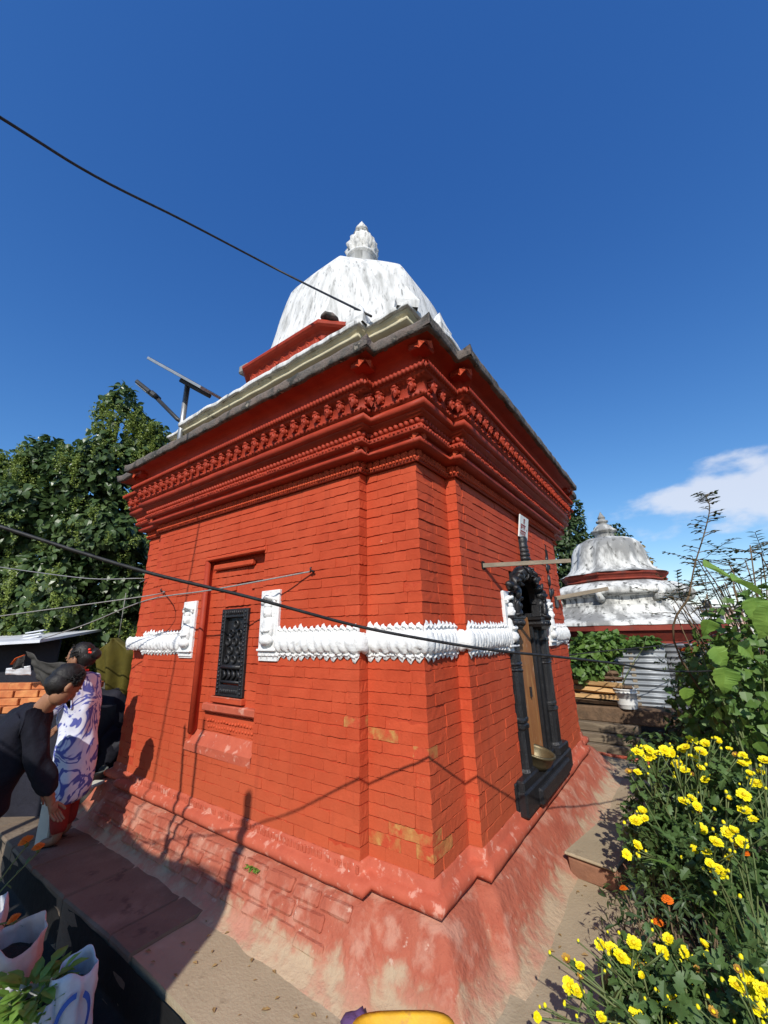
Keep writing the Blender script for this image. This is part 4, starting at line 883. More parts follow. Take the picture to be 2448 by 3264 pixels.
mb = MB(); mb.lathe([(.105, 0), (.112, .01), (.128, .19), (.140, .192), (.140, .205), (.131, .207), (.134, .228), (.146, .230), (.146, .245), (.138, .246), (.125, .22), (.12, .05)], 28, cap=False); mb.lathe([(.105, .0), (.002, .001)], 28, cap=False); mb.build('shell', MATS['white_plastic'], bk)
mb = MB(); mb.lathe([(.128, .20), (.05, .215), (.002, .21)], 16, cap=False); mb.build('earth', MATS['soil'], bk)
mb = MB(); mb.tube([(0, 0, .2), (.0, .02, .42), (.05, .0, .56)], .005, 5); mb.tube([(-.05, .0, .2), (-.16, .0, .52)], .004, 5); mb.build('twig', MATS['bark'], bk)
mb = MB(); mb.grid(lambda u, v: Vector((-3+u*9, 4.98+v*14, -.02+.05*noise.noise(Vector((u*9, v*14, 0)))-(.4 if v == 0 else 0))), 30, 30); tag(mb.build('earth_bank', MATS['soil']), kind='structure')
mb = MB(); mb.grid(lambda u, v: Vector((.62+u*3.2+.05*math.sin(v*20), -1.6+v*6.2, -.34+.03*noise.noise(Vector((u*6, v*12, 0)))-(.06 if u == 0 else 0))), 16, 40); tag(mb.build('flower_bed', MATS['soil']), kind='structure')
# doorstep slab and pink kerb at the end of the path
mat('step_brown', (.27, .13, .075, 1), (.21, .10, .06, 1), 7, .9, .005, 40)
stp = empty('doorstep', (.42, 1.55, ZG), 0, 'low concrete doorstep with brown brick edge beside the plinth', 'step')
mb = MB(); mb.box((-.16, -.30, -.02), (.16, .34, .105), Matrix.Rotation(-.16, 4, 'Z'), ch=.02); mb.jitter(.03, 4); mb.build('edge', MATS['step_brown'], stp)
mb = MB(); mb.box((-.165, -.31, .105), (.155, .35, .125), Matrix.Rotation(-.16, 4, 'Z'), ch=.008); mb.jitter(.03, 4); mb.build('tread', MATS['concrete'], stp)
mb = MB(); mb.tube([(-.9, 4.26, -.36), (-.1, 4.25, -.36), (.35, 4.16, -.362), (.62, 4.05, -.365)], .022, 8); mb.jitter(.01, 6); tag(mb.build('pink_kerb', MATS['ledge_paint']), 'thin pink painted kerb in front of the stacked timbers', 'kerb')
# ---------------------------------------------------------------- far houses on the ridge
mat('house_white', (.62, .62, .60, 1), (.52, .52, .51, 1), .4, .9); mat('house_pink', (.52, .34, .28, 1), (.45, .30, .25, 1), .4, .9); mat('pane_blue', (.08, .30, .55, 1), None, rough=.3); mat('pane_dark', (.05, .06, .07, 1), None, rough=.3); mat('tank_black', (.02, .02, .022, 1), None, rough=.4)
def house(px, t, w, d, h, m, lab, stories=3, blue=False, tanks=0):
    c = at(px, 1996, t); h0 = Vector((_f.x, _f.y, 0)).normalized(); rz = math.atan2(h0.y, h0.x)-math.pi/2
    e_ = empty('house', (c.x, c.y, -3), rz, lab, 'house', 'houses on the far ridge')
    mb = MB(); mb.box((-w/2, 0, 0), (w/2, d, h+3)); mb.build('wall', MATS[m], e_)
    for s in range(stories):
        z = 3+h-(s+1)*2.7
        mb = MB(); mb.box((-w/2-.3, -.5, z+2.45), (w/2+.3, d, z+2.62)); mb.build('floor_slab', MATS['house_white'], e_)
        for k in range(max(2, int(w/2))):
            x = -w/2+w*(k+.5)/max(2, int(w/2)); mb = MB(); mb.box((x-.55, -.06, z+.6), (x+.55, .0, z+2.0)); wn = mb.build('window', MATS['house_white'], e_)
            mb = MB(); mb.box((x-.45, -.09, z+.7), (x+.45, -.06, z+1.9)); mb.build('pane', MATS['pane_blue' if blue else 'pane_dark'], wn)
    for k in range(tanks):
        mb = MB(); mb.lathe([(.5, 0), (.55, .1), (.55, .9), (.4, 1.1), (.1, 1.15)], 12, (-w/3+k*w/1.6, 1.5, h+3.1)); mb.build('water_tank', MATS['tank_black'], e_)
house(2165, 62, 5.5, 7, 4.6, 'house_white', 'far white house with two black roof tanks', 2, False, 2)
house(2250, 66, 5.0, 7, 4.3, 'house_white', 'far white house with blue windows', 2, True, 0)
house(2330, 58, 4.6, 7, 3.6, 'house_pink', 'far pinkish house glimpsed through the shrub', 2, False, 1)
house(2410, 64, 6.0, 7, 4.1, 'house_white', 'far white house at the right end of the row behind the shrub', 2, False, 0)
house(2120, 70, 4.0, 6, 3.2, 'house_pink', 'far low pink house beside the stupa roof', 1, False, 0)
# ---------------------------------------------------------------- left side: sheds, cloths, brick stack
mat('tin_white', (.72, .74, .77, 1), (.60, .62, .66, 1), 3, .5, metal=.2); mat('cloth_black', (.040, .038, .038, 1), (.055, .052, .052, 1), 6, .85, .003, 60); mat('tarp_olive', (.15, .125, .022, 1), (.11, .092, .018, 1), 5, .65, .004, 25, trans=.25); mat('brick_orange', (.50, .17, .06, 1), (.40, .12, .045, 1), 9, .9, .004, 50, (.58, .25, .09, 1), 4, (.5, .68)); mat('navy_bag', (.010, .010, .016, 1), (.016, .016, .026, 1), 5, .7, .006, 20)
shed = empty('lean_to_shed', (-5.2, -1.0, -.62), 0, 'low shed with pale tin awning behind the people', 'shed')
def ptbox(mb, a, b, w, th):
    a, b = Vector(a), Vector(b); d = (b-a).normalized(); s = d.cross(Vector((0, 0, 1))).normalized(); u = s.cross(d); M = Matrix(((d.x, s.x, u.x, a.x), (d.y, s.y, u.y, a.y), (d.z, s.z, u.z, a.z), (0, 0, 0, 1)))
    mb.box((0, -w/2, -th/2), ((b-a).length, w/2, th/2), M, ch=min(w, th)*.1)
SL = Vector(shed.location)
mb = MB(); a1, a2 = at(-260, 2062, 4.3)-SL, at(128, 2039, 4.3)-SL; bk_ = Vector((-.9, .9, .12))
mb.add([a1, a2, a2+bk_, a1+bk_, a1-Vector((0, 0, .03)), a2-Vector((0, 0, .03)), a2+bk_-Vector((0, 0, .03)), a1+bk_-Vector((0, 0, .03))], [(0, 1, 2, 3), (7, 6, 5, 4), (0, 4, 5, 1), (1, 5, 6, 2), (3, 2, 6, 7), (0, 3, 7, 4)]); mb.build('awning', MATS['tin_white'], shed)
mb = MB(); mb.add([a1+bk_*.3-Vector((0, 0, .04)), a2+bk_*.3-Vector((0, 0, .04)), a2+bk_*.3-Vector((0, 0, 1.75)), a1+bk_*.3-Vector((0, 0, 1.75))], [(0, 3, 2, 1)]); solidify('curtain', mb, MATS['navy_bag'], shed, .02)
for k in range(3):
    mb = MB(); p = at(70+8*k, 2038-10*k, 4.6)-SL; ptbox(mb, p, p+Vector((.16, .12, .03)), .05, .012); mb.build('slat', MATS['tin_white'], shed)
bs = empty('brick_stack', tuple(at(40, 2240, 3.9)), 0, 'stack of orange bricks behind the man in navy', 'brick stack'); BL = Vector(bs.location); rz = math.atan2(_r.y, _r.x)
bs.rotation_euler = (0, 0, rz)
bb = MB(); bb.box((-.11, -.05, -.03), (.11, .05, .03), ch=.006); bb.jitter(.006, 20); bbm = bb.mesh('brick', MATS['brick_orange'])
for r_ in range(4):
    for k in range(6):
        link('brick', bbm, bs, Matrix.Translation((-.62+k*.225+(r_ % 2)*.1+rnd(-.01, .01), rnd(-.015, .015)+.06*r_, -.06+r_*.064)) @ Matrix.Rotation(rnd(-.06, .06), 4, 'Z'))
mb = MB(); mb.box((-.75, -.06, -1.0), (.75, .45, -.092), ch=.01); mb.build('base', MATS['navy_bag'], bs)
def cloth(name, pts, nu, m, lab, cat, sag=.06, fold=.02, seed=0, th=.004):
    """bilinear sheet between four corner points with folds"""
    mb = MB(); a, b, c, d = [Vector(p) for p in pts]; n = (b-a).cross(d-a).normalized()
    def f(u, v):
        p = (a.lerp(b, u)).lerp(d.lerp(c, u), v)
        p = p-Vector((0, 0, sag*math.sin(math.pi*u)*(1-v*.6))); return p+n*fold*(math.sin(u*11+seed+v*2)*.6+noise.noise(Vector((u*5, v*5, seed))))
    mb.grid(f, nu, nu); o = tag(mb.build(name, MATS[m]), lab, cat); md = o.modifiers.new('s', 'SOLIDIFY'); md.thickness = th; return o
mat('cloth_charcoal', (.075, .072, .066, 1), (.055, .052, .048, 1), 9, .9, .006, 40, trans=.15)
cloth('black_cloth', [at(82, 2076, 3.65), at(235, 2108, 3.65), at(240, 2215, 3.65), at(118, 2170, 3.65)], 22, 'cloth_charcoal', 'charcoal cloth hung on a line behind the man', 'cloth', .05, .025)
cloth('white_sheet', [at(20, 2130, 4.1), at(95, 2122, 4.1), at(100, 2152, 4.1), at(20, 2150, 4.1)], 8, 'tin_white', 'small white plastic sheet above the orange brick stack', 'sheet', .0, .01, 3)
cloth('grey_rag', [at(48, 2098, 3.9), at(82, 2088, 3.9), at(80, 2128, 3.9), at(38, 2134, 3.9)], 8, 'cloth_black', 'grey rag dangling beside the black cloth', 'cloth', .0, .02, 5)
mat('orange_strip', (.70, .12, .02, 1), None, rough=.6)
mb = MB(); mb.tube([at(36, 2118, 3.85), at(52, 2098, 3.85), at(78, 2088, 3.85)], .012, 6, flat=.3); tag(mb.build('orange_ribbon', MATS['orange_strip']), 'orange ribbon tied beside the grey rag', 'ribbon')
# olive tarpaulin: pinched at its top and hanging in folds
mb = MB(); ap = at(378, 2034, 4.5)
def tarp(u, v):
    e_ = at(300+u*150, 2085-math.sin(u*3.14)*22+v*0, 4.5); bt = at(318+u*105, 2150+70*math.sin(u*1.4)+u*8, 4.5)
    p = ap.lerp(e_, min(1, v*2.2)) if v < .4545 else e_.lerp(bt, (v-.4545)/.5455)
    return p+Vector((.5, -.85, 0))*.03*math.sin(u*17)*(.3+v)+Vector((.5, -.85, 0))*.10*math.sin(u*3.1)
mb.grid(tarp, 26, 16); tp = tag(mb.build('olive_tarp', MATS['tarp_olive']), 'olive tarpaulin hung from a string beside the shrine', 'tarp'); md = tp.modifiers.new('s', 'SOLIDIFY'); md.thickness = .004
wire('tarp_string', [ap, ap+Vector((0, 0, .5))], .004, 'rope_grey', 'thin string holding up the olive tarpaulin', 'string', 2)
wire('tarp_string', [at(300, 2087, 4.5), at(230, 2112, 4.6)], .005, 'rope_grey', 'frayed string from the tarpaulin edge towards the black cloth', 'string', 2)
# dark heap of bags under the tarp
for k, (px, py, t, r, lab) in enumerate(((345, 2290, 4.4, (.26, .24, .34), 'dark navy bag heaped under the olive tarpaulin, uppermost'), (330, 2390, 4.2, (.24, .26, .26), 'black sack under the olive tarpaulin behind the bucket'), (385, 2400, 4.3, (.24, .22, .34), 'dark bundle against the shrine end wall'))):
    mb = MB(); mb.ell((0, 0, 0), r, 18, 14); mb.jitter(.10, 4.3+k); mb.jitter(.02, 15); o = tag(mb.build('dark_bag', MATS['navy_bag']), lab, 'bag'); o.location = at(px, py, t)
mat('grey_plastic', (.14, .15, .13, 1), (.10, .11, .10, 1), 5, .55)
gb = empty('bucket', tuple(onz_ for onz_ in (-3.86, .02, -.55)), 0, 'grey plastic bucket on the ground beside the woman', 'bucket'); gb.location = (-3.78, -.06, -.36)
mb = MB(); mb.lathe([(.10, 0), (.14, .27), (.152, .275), (.152, .29), (.138, .29), (.10, .02)], 22, cap=False); mb.build('shell', MATS['grey_plastic'], gb)
mb = MB(); mb.lathe([(.13, .24), (.002, .24)], 18, cap=False); mb.build('contents', MATS['soil'], gb)
mat('offwhite', (.62, .60, .50, 1), (.52, .50, .42, 1), 6, .7)
o = MB(); ptbox(o, at(262, 2520, 3.55), at(318, 2490, 3.75), .10, .02); tag(o.build('white_board', MATS['offwhite']), 'pale board lying on the ground beside the grey bucket', 'board')
mb = MB(); mb.box((-.055, -.055, 0), (.055, .055, .34), ch=.008); mb.box((-.06, -.06, .325), (.06, .06, .345), ch=.006)
wp = tag(mb.build('white_pillar', MATS['offwhite']), 'short off-white square post beside the man', 'post'); wp.location = (-3.22, -.50, -.42); wp.rotation_euler = (0, 0, .5)
# ---------------------------------------------------------------- foreground: sacks, tub
mat('drain_shade_sheet', (.006, .006, .006, 1), (.010, .010, .010, 1), 6, .75, .006, 22)  # near-black colour stands in for the deep shade along the drain
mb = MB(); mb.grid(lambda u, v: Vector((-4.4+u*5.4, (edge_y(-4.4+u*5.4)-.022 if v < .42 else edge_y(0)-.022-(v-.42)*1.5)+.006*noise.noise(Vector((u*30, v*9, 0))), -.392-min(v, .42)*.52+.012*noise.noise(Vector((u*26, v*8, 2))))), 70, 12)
tag(mb.build('drain_shade_sheet', MATS['drain_shade_sheet']), 'near-black sheet standing in for the drain shade between the stone slabs and the sacks', 'sheet')
mat('sack_white', (.66, .67, .70, 1), (.55, .57, .62, 1), 7, .5, .004, 30, (.42, .40, .40, 1), 5, (.58, .72), trans=.12); mat('sack_pink', (.55, .42, .37, 1), (.48, .36, .32, 1), 7, .55, .004, 30)
def sack(loc, r, h, lab, seed, m='sack_white', print_=False, tilt=(0, 0)):
    rr = random.Random(seed); root = empty('planter_sack', loc, rr.uniform(0, 6), lab, 'planter'); mb = MB(); n = 54; vs = []; rows = 16
    for j in range(rows+1):
        v = j/rows
        for k in range(n):
            a = 2*math.pi*k/n; q = r*(.86+.16*math.sin(v*2.4)+.05*math.sin(a*3+seed+v*2)+.03*noise.noise(Vector((math.cos(a)*2, math.sin(a)*2, v*3+seed))))
            z = h*v*(1+(.05*math.sin(a*2+seed)+.012*math.sin(a*5+seed))*(v**3))
            vs.append((q*math.cos(a)+tilt[0]*v, q*math.sin(a)+tilt[1]*v, z))
    mb.add(vs, [(j*n+k, j*n+(k+1) % n, (j+1)*n+(k+1) % n, (j+1)*n+k) for j in range(rows) for k in range(n)], True); mb.add(vs[:n], [tuple(range(n-1, -1, -1))])
    mb.v = [tuple(Vector(v)+Vector((v[0], v[1], 0)).normalized()*(.018*noise.noise(Vector((v[0]*16, v[1]*16, v[2]*4+seed)))+.010*noise.noise(Vector((v[0]*40, v[1]*40, v[2]*16))))+noise.noise_vector(Vector(v)*11)*.012) for v in mb.v]; o = mb.build('bag', MATS[m], root); md = o.modifiers.new('s', 'SOLIDIFY'); md.thickness = .003
    mb = MB(); mb.lathe([(r*.98, h*.80), (r*.5, h*.84), (.002, h*.83)], 20, (tilt[0]*.8, tilt[1]*.8, 0), cap=False); mb.jitter(.02, 20); mb.build('earth', MATS['soil'], root)
    return root
mat('print_blue', (.03, .08, .35, 1), (.05, .12, .42, 1), 20, .5)
GL = -.62
sk1 = sack((-1.30, -.96, GL), .085, .41, 'small white sack planter with a faded blue ring print', 3)
mb = MB()
for k in range(28):
    a0, a1 = 2*math.pi*k/28, 2*math.pi*(k+1)/28
    if k in (5, 6, 19): continue
    q = []
    for a, R in ((a0, .052), (a1, .052), (a1, .066), (a0, .066)):
        y, z = R*.85*math.cos(a), .27+R*1.5*math.sin(a); an = y/.088; q.append((.106*math.cos(an), .106*math.sin(an), z))
    mb.add(q, [(0, 1, 2, 3)])
pr = mb.build('ring_print', MATS['print_blue'], sk1); sk1.rotation_euler = (0, 0, math.atan2(-1.04, 2.48)+.25)
sack((-1.66, -1.10, GL), .13, .46, 'white sack planter with a torn rim between the ringed sack and the marigold sack', 5, 'sack_pink')
sackm = sack((-2.02, -1.16, GL), .13, .48, 'bulging white sack planter with tall orange marigolds', 8, 'sack_white')
LP = at(95, 3185, 1.66); leafy = sack((LP.x, LP.y, GL), .13, LP.z-GL, 'leafy white sack planter full of broad green leaves', 21)
sack((-1.06, -1.00, GL), .075, .20, 'low white sack folded open beside the leafy planter', 25)
mat('yellow_plastic', (.70, .38, .02, 1), (.58, .30, .02, 1), 9, .6, .002, 60, (.50, .26, .04, 1), 14, (.58, .68)); mat('purple_cloth', (.12, .06, .16, 1), (.08, .04, .11, 1), 8, .9, .006, 30)
tub = empty('yellow_tub', (.06, -.42, ZG), .62, 'yellow plastic tub lying at the foot of the plinth corner', 'tub')
mb = MB()
def rr_(w, d, z, n=28, p=4):
    return [(w*math.copysign(abs(math.cos(2*math.pi*k/n))**(2/p), math.cos(2*math.pi*k/n)), d*math.copysign(abs(math.sin(2*math.pi*k/n))**(2/p), math.sin(2*math.pi*k/n)), z) for k in range(n)]
rowsT = [rr_(.15, .10, 0), rr_(.175, .12, .13), rr_(.195, .135, .135), rr_(.195, .135, .15), rr_(.168, .112, .148), rr_(.145, .095, .02)]
vs = [v for r_ in rowsT for v in r_]; mb.add(vs, [(j*28+k, j*28+(k+1) % 28, (j+1)*28+(k+1) % 28, (j+1)*28+k) for j in range(5) for k in range(28)], True); mb.add(rowsT[-1], [tuple(range(28))]); mb.build('shell', MATS['yellow_plastic'], tub)
mb = MB(); mb.box((.03, -.04, .022), (.10, .02, .03)); mb.build('paper_label', MATS['offwhite'], tub)
mb = MB(); mb.ell((0, 0, 0), (.09, .06, .05), 16, 10); mb.ell((.10, .02, -.01), (.07, .035, .03), 14, 8); mb.jitter(.025, 14); mb.jitter(.012, 40); o = tag(mb.build('purple_cloth', MATS['purple_cloth']), 'crumpled purple cloth next to the yellow tub', 'cloth'); o.location = (-.20, -.34, ZG+.03)
# unseen washing line, added out of frame so its cloth shades the slabs
lp = empty('added_washing_line', (-.55, -2.75, GL), 0, 'unseen washing line added for shade, with a hung blanket behind the sack planters', 'washing line')
for x in (.50, -2.1):
    mb = MB(); mb.tube([(x, 0, 0), (x, 0, 2.7 if x < 0 else 3.16)], .035, 10); mb.build('post', MATS['grey_wood'], lp)
mb = MB(); mb.tube(spline([(.50, 0, 2.66), (-.7, 0, 2.60), (-2.1, 0, 2.66)]), .006, 6); mb.build('line', MATS['rope_grey'], lp)
mb = MB(); mb.grid(lambda u, v: Vector((.46-u*2.4, .03*math.sin(u*14)+.02*math.sin(v*4), 2.61-.04*math.sin(math.pi*u)-v*(.74+.10*math.sin(u*9)+.07*math.sin(u*23)))), 40, 10); solidify('blanket', mb, MATS['cloth_black'], lp, .01)  # blanket added and sized only to cast shade over the slabs

sap = empty('added_sapling', (-1.06, -2.16, GL), 0, 'unseen bare sapling added to cast forked shadows, beside the washing line', 'sapling'); mb = MB()  # added out of view to throw forked shadows on the wall
mb.tube(spline([(0, 0, 0), (.02, 0, 1.2), (-.02, .02, 2.15)]), [.030]*8+[.024]*13, 8); mb.tube(spline([(-.02, .02, 2.0), (-.10, .0, 2.4), (-.16, .02, 2.95)]), .014, 6); mb.tube(spline([(-.02, .02, 2.05), (.05, .0, 2.5), (.03, .03, 3.05)]), .013, 6); mb.tube(spline([(0, 0, 1.5), (.14, .0, 1.9), (.20, .02, 2.25)]), .014, 6)
mb.build('branch', MATS['bark'], sap)
random.seed(77); mat('dry_leaf', (.30, .20, .08, 1), (.22, .13, .05, 1), 30, .9); mb = MB()
for k in range(170):
    x_, y_ = (rnd(-1.4, .6), rnd(-.62, -.28)) if k < 60 else (rnd(.30, .62), rnd(-.2, 4.0)); s_ = rnd(.006, .018); a_ = rnd(0, 6.28); u_ = Vector((math.cos(a_), math.sin(a_), 0))*s_; w_ = Vector((-u_.y, u_.x, 0))*.5; p_ = Vector((x_, y_, gz(x_, y_)+.006))
    mb.add([p_-u_, p_+w_+Vector((0, 0, s_*.35)), p_+u_, p_-w_+Vector((0, 0, s_*.2))], [(0, 3, 2, 1)])
tag(mb.build('leaf_litter', MATS['dry_leaf']), kind='stuff')
# ---------------------------------------------------------------- foliage
def leafmat(name, c1, c2, c3, tr=.30, rough=.5):
    return mat(name, c1, c2, 9, rough, 0, c3=c3, sc3=3.0, t3=(.52, .7), trans=tr, spec=.5, det=2)
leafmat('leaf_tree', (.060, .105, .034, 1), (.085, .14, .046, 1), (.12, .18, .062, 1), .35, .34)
leafmat('leaf_flower', (.20, .27, .05, 1), (.26, .33, .065, 1), (.15, .22, .042, 1))
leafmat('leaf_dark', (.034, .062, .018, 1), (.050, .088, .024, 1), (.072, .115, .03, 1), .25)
leafmat('leaf_chrys', (.075, .135, .038, 1), (.10, .175, .05, 1), (.13, .21, .055, 1), .35)
leafmat('leaf_bright', (.17, .31, .05, 1), (.23, .38, .065, 1), (.12, .24, .04, 1), .4)
leafmat('leaf_vine', (.085, .165, .032, 1), (.12, .22, .042, 1), (.16, .26, .045, 1), .35)
leafmat('leaf_rust', (.36, .20, .03, 1), (.28, .20, .04, 1), (.14, .17, .03, 1), .3)
mat('stem_green', (.09, .13, .04, 1), (.12, .14, .05, 1), 9, .6); mat('stem_dry', (.16, .11, .06, 1), (.10, .07, .04, 1), 9, .9); mat('trunk', (.09, .07, .05, 1), (.06, .05, .035, 1), 8, .95, .01, 20)
def rv(): 
    while True:
        v = Vector((rnd(-1, 1), rnd(-1, 1), rnd(-1, 1)))
        if .05 < v.length < 1: return v.normalized()
SH = {'heart': [(0, 0), (.18, .36), (.50, .42), (.80, .22), (1, 0)], 'oval': [(0, 0), (.3, .26), (.62, .24), (1, 0)], 'thin': [(0, 0), (.35, .13), (.7, .11), (1, 0)], 'lobed': [(0, .03), (.22, .30), (.36, .16), (.52, .36), (.66, .18), (.80, .22), (1, 0)], 'tri': [(0, .0), (.10, .46), (.30, .50), (.45, .38), (.62, .40), (.82, .14), (1, 0)], 'big': [(0, .0), (.06, .30), (.12, .46), (.20, .44), (.28, .52), (.36, .42), (.44, .44), (.52, .34), (.60, .36), (.70, .22), (.80, .18), (.90, .07), (1, 0)], 'spoon': [(0, .02), (.4, .10), (.7, .22), (.9, .20), (1, .05)]}
def leaf(mb, p, d, n, L, shape='heart', fold=.25, curl=.15, mi=0):
    """one leaf from its stalk end p along d, upper side n, folded on its midrib and drooping at the tip"""
    d = d.normalized(); s = d.cross(n)
    if s.length < 1e-4: s = d.orthogonal()
    s.normalize(); u = s.cross(d); pr = SH[shape]; vs = []
    for (t, w) in pr:
        c = p+d*(L*t)-u*(curl*L*t*t)
        vs += [c, c+s*(w*L)+u*(fold*w*L), c-s*(w*L)+u*(fold*w*L)]
    fs = []
    for k in range(len(pr)-1):
        a, b = 3*k, 3*k+3
        fs += [(a, a+1, b+1, b), (a, b, b+2, a+2)]
    mb.add(vs, fs, False, mi)
def crown(blobs, n, L, shape, droop=.4, shell=.55, mb=None, mi=0, size=(.7, 1.2), avoid=None):
    """leaves spread through the volume of several ellipsoids, denser towards their skin"""
    mb = mb or MB(); tot = sum(b[1][0]*b[1][1]*b[1][2] for b in blobs)**1.0
    for (c, r, w) in [(b[0], b[1], b[1][0]*b[1][1]+b[1][1]*b[1][2]+b[1][0]*b[1][2]) for b in blobs]:
        tw = sum(b[1][0]*b[1][1]+b[1][1]*b[1][2]+b[1][0]*b[1][2] for b in blobs)
        for _ in range(int(n*w/tw)):
            v = rv(); q = shell+(1.06-shell)*random.random()**.6
            q *= 1+.22*noise.noise(Vector((v.x*2.2+c[0], v.y*2.2, v.z*2.2+c[2])))
            p = Vector(c)+Vector((v.x*r[0], v.y*r[1], v.z*r[2]))*q
            if noise.noise(p*2.6) < -.28: continue
            if avoid and avoid(p): continue
            d = (v*.6+rv()*.8+Vector((0, 0, -droop))).normalized(); nn = (v+rv()*.5+Vector((0, 0, .5))).normalized()
            leaf(mb, p, d, nn, L*rnd(*size), shape, rnd(.1, .4), rnd(.05, .35), mi)
    return mb
def limb(mb, a, b, r0, r1, seed, n=6):
    a, b = Vector(a), Vector(b); pts = [a.lerp(b, k/n)+noise.noise_vector(Vector((k*.7+seed, seed, 1)))*.12*(a-b).length*.4*(0 < k) for k in range(n+1)]
    mb.tube(pts, [r0+(r1-r0)*k/n for k in range(n+1)], 7); return pts
random.seed(21)
# --- creeper-hung tree on the left
T0 = at(150, 2200, 6.0); TB = Vector((T0.x, T0.y, -.62))
tree = empty('leafy_tree', tuple(TB), 0, 'big leafy tree hung with yellow-green flower clusters left of the shrine', 'tree')
def w(px, py, t): return at(px, py, t)-TB
mb = MB()
tr = limb(mb, (0, 0, 0), w(250, 1850, 6.1), .16, .12, 1); limb(mb, tr[-1], w(385, 1330, 6.2), .11, .03, 2); limb(mb, tr[-2], w(130, 1500, 6.2), .09, .03, 3); limb(mb, tr[-2], w(480, 1450, 6.4), .07, .02, 4); limb(mb, tr[3], w(20, 1650, 6.3), .08, .03, 5); mb.build('trunk', MATS['trunk'], tree)
bl = [(w(372, 1500, 6.2), (.62, .6, .62)), (w(385, 1340, 6.2), (.30, .32, .42)), (w(392, 1262, 6.2), (.13, .15, .20)), (w(470, 1420, 6.4), (.34, .34, .42)), (w(270, 1520, 6.1), (.48, .5, .52)), (w(140, 1470, 6.2), (.24, .3, .42)), (w(10, 1530, 6.2), (.34, .4, .42)), (w(120, 1640, 6.0), (.7, .6, .5)), (w(-80, 1700, 6.2), (.9, .8, .9)), (w(330, 1700, 6.0), (.75, .6, .6)), (w(200, 1860, 5.8), (.75, .55, .6)), (w(420, 1880, 6.1), (.45, .5, .8)), (w(20, 1900, 5.8), (.6, .5, .6)), (w(330, 2020, 5.9), (.55, .4, .5)), (w(120, 2030, 5.7), (.5, .4, .45))]
cm = crown(bl, 12500, .105, 'heart', .75, .50); crown(bl, 7000, .10, 'oval', .6, .7, cm); cm.build('crown', MATS['leaf_tree'], tree); crown([(c_, (r_[0]*.8, r_[1]*.8, r_[2]*.8)) for c_, r_ in bl[3:]], 5000, .15, 'heart', .6, .05).build('inner_crown', MATS['leaf_dark'], tree)  # inner leaves darker in colour, standing in for shade inside the crown
mb = MB(); made = 0
while made < 380:         # drooping panicles of small pale flowers near the skin of the crown
    c, r = random.choice(bl[:2]+bl[3:]); v = (rv()+Vector((.55, -.55, .1))).normalized(); p = Vector(c)+Vector((v.x*r[0], v.y*r[1], v.z*r[2]))*rnd(1.0, 1.14)
    if noise.noise(p*1.5) < -.02 or any(sum(((p[i]-b[0][i])/b[1][i])**2 for i in range(3)) < .8 for b in bl): continue
    made += 1; ln = rnd(.08, .28); wd_ = rnd(.03, .07)
    for k in range(int(22+ln*230)):
        t = random.random(); q = p+Vector((rnd(-1, 1)*wd_*(1.2-t), rnd(-1, 1)*wd_*(1.2-t), -ln*t)); leaf(mb, q, rv(), rv(), rnd(.018, .036), 'oval', .2, .1)
o = mb.build('blossom', MATS['leaf_flower'], tree)
# --- dark tree behind the stupa
T1 = at(1850, 2000, 12.5); tb = Vector((T1.x, T1.y, -.6)); tree2 = empty('dark_tree', tuple(tb), 0, 'dark green tree rising behind the whitewashed stupa', 'tree')
mb = MB(); 
def w2(px, py, t): return at(px, py, t)-tb
tr = limb(mb, (0, 0, 0), w2(1820, 1850, 12.5), .22, .14, 7); limb(mb, tr[-1], w2(1810, 1640, 12.5), .12, .04, 8); limb(mb, tr[-1], w2(1930, 1740, 12.8), .10, .03, 9); limb(mb, tr[-2], w2(2060, 1830, 13), .08, .02, 10); mb.build('trunk', MATS['trunk'], tree2)
b2 = [(w2(1800, 1700, 12.5), (.62, .6, .75)), (w2(1815, 1630, 12.5), (.34, .4, .40)), (w2(1760, 1780, 12.5), (.9, .8, 1.0)), (w2(1880, 1770, 12.8), (.8, .7, .6)), (w2(1940, 1715, 12.9), (.50, .5, .42)), (w2(1985, 1790, 13), (.5, .5, .55)), (w2(1850, 1880, 12.5), (1.0, .8, .8))]
crown(b2, 9000, .16, 'oval', .4, .45).build('crown', MATS['leaf_dark'], tree2)
b3 = [(w2(2040, 1790, 12.2), (.32, .3, .32)), (w2(2070, 1830, 12.2), (.28, .3, .2)), (w2(2030, 1740, 12.2), (.14, .2, .14))]
crown(b3, 420, .14, 'oval', .5, .2).build('turning_leaves', MATS['leaf_rust'], tree2)
# --- vine on the fence
V0 = at(1925, 2120, 5.9); vine = empty('fence_vine', (V0.x, V0.y, -.02), 0, 'broad-leaved vine spilling over the tin fence beside the shrine', 'vine'); VB = Vector(vine.location)
bv = [(at(1880, 2075, 5.75)-VB, (.22, .2, .22)), (at(1935, 2055, 5.75)-VB, (.24, .2, .16)), (at(1895, 2125, 5.7)-VB, (.16, .18, .16)), (at(1845, 2120, 5.7)-VB, (.12, .18, .22)), (at(2040, 2046, 5.9)-VB, (.26, .12, .05)), (at(1945, 2125, 5.7)-VB, (.10, .1, .12))]
crown(bv, 2200, .085, 'heart', .35, .35).build('leaves', MATS['leaf_vine'], vine)
mb = MB()
for k in range(9): limb(mb, (rnd(-.3, .3), .1, 0), Vector(random.choice(bv)[0])+rv()*.2, .008, .004, k)
mb.build('stem', MATS['stem_green'], vine)
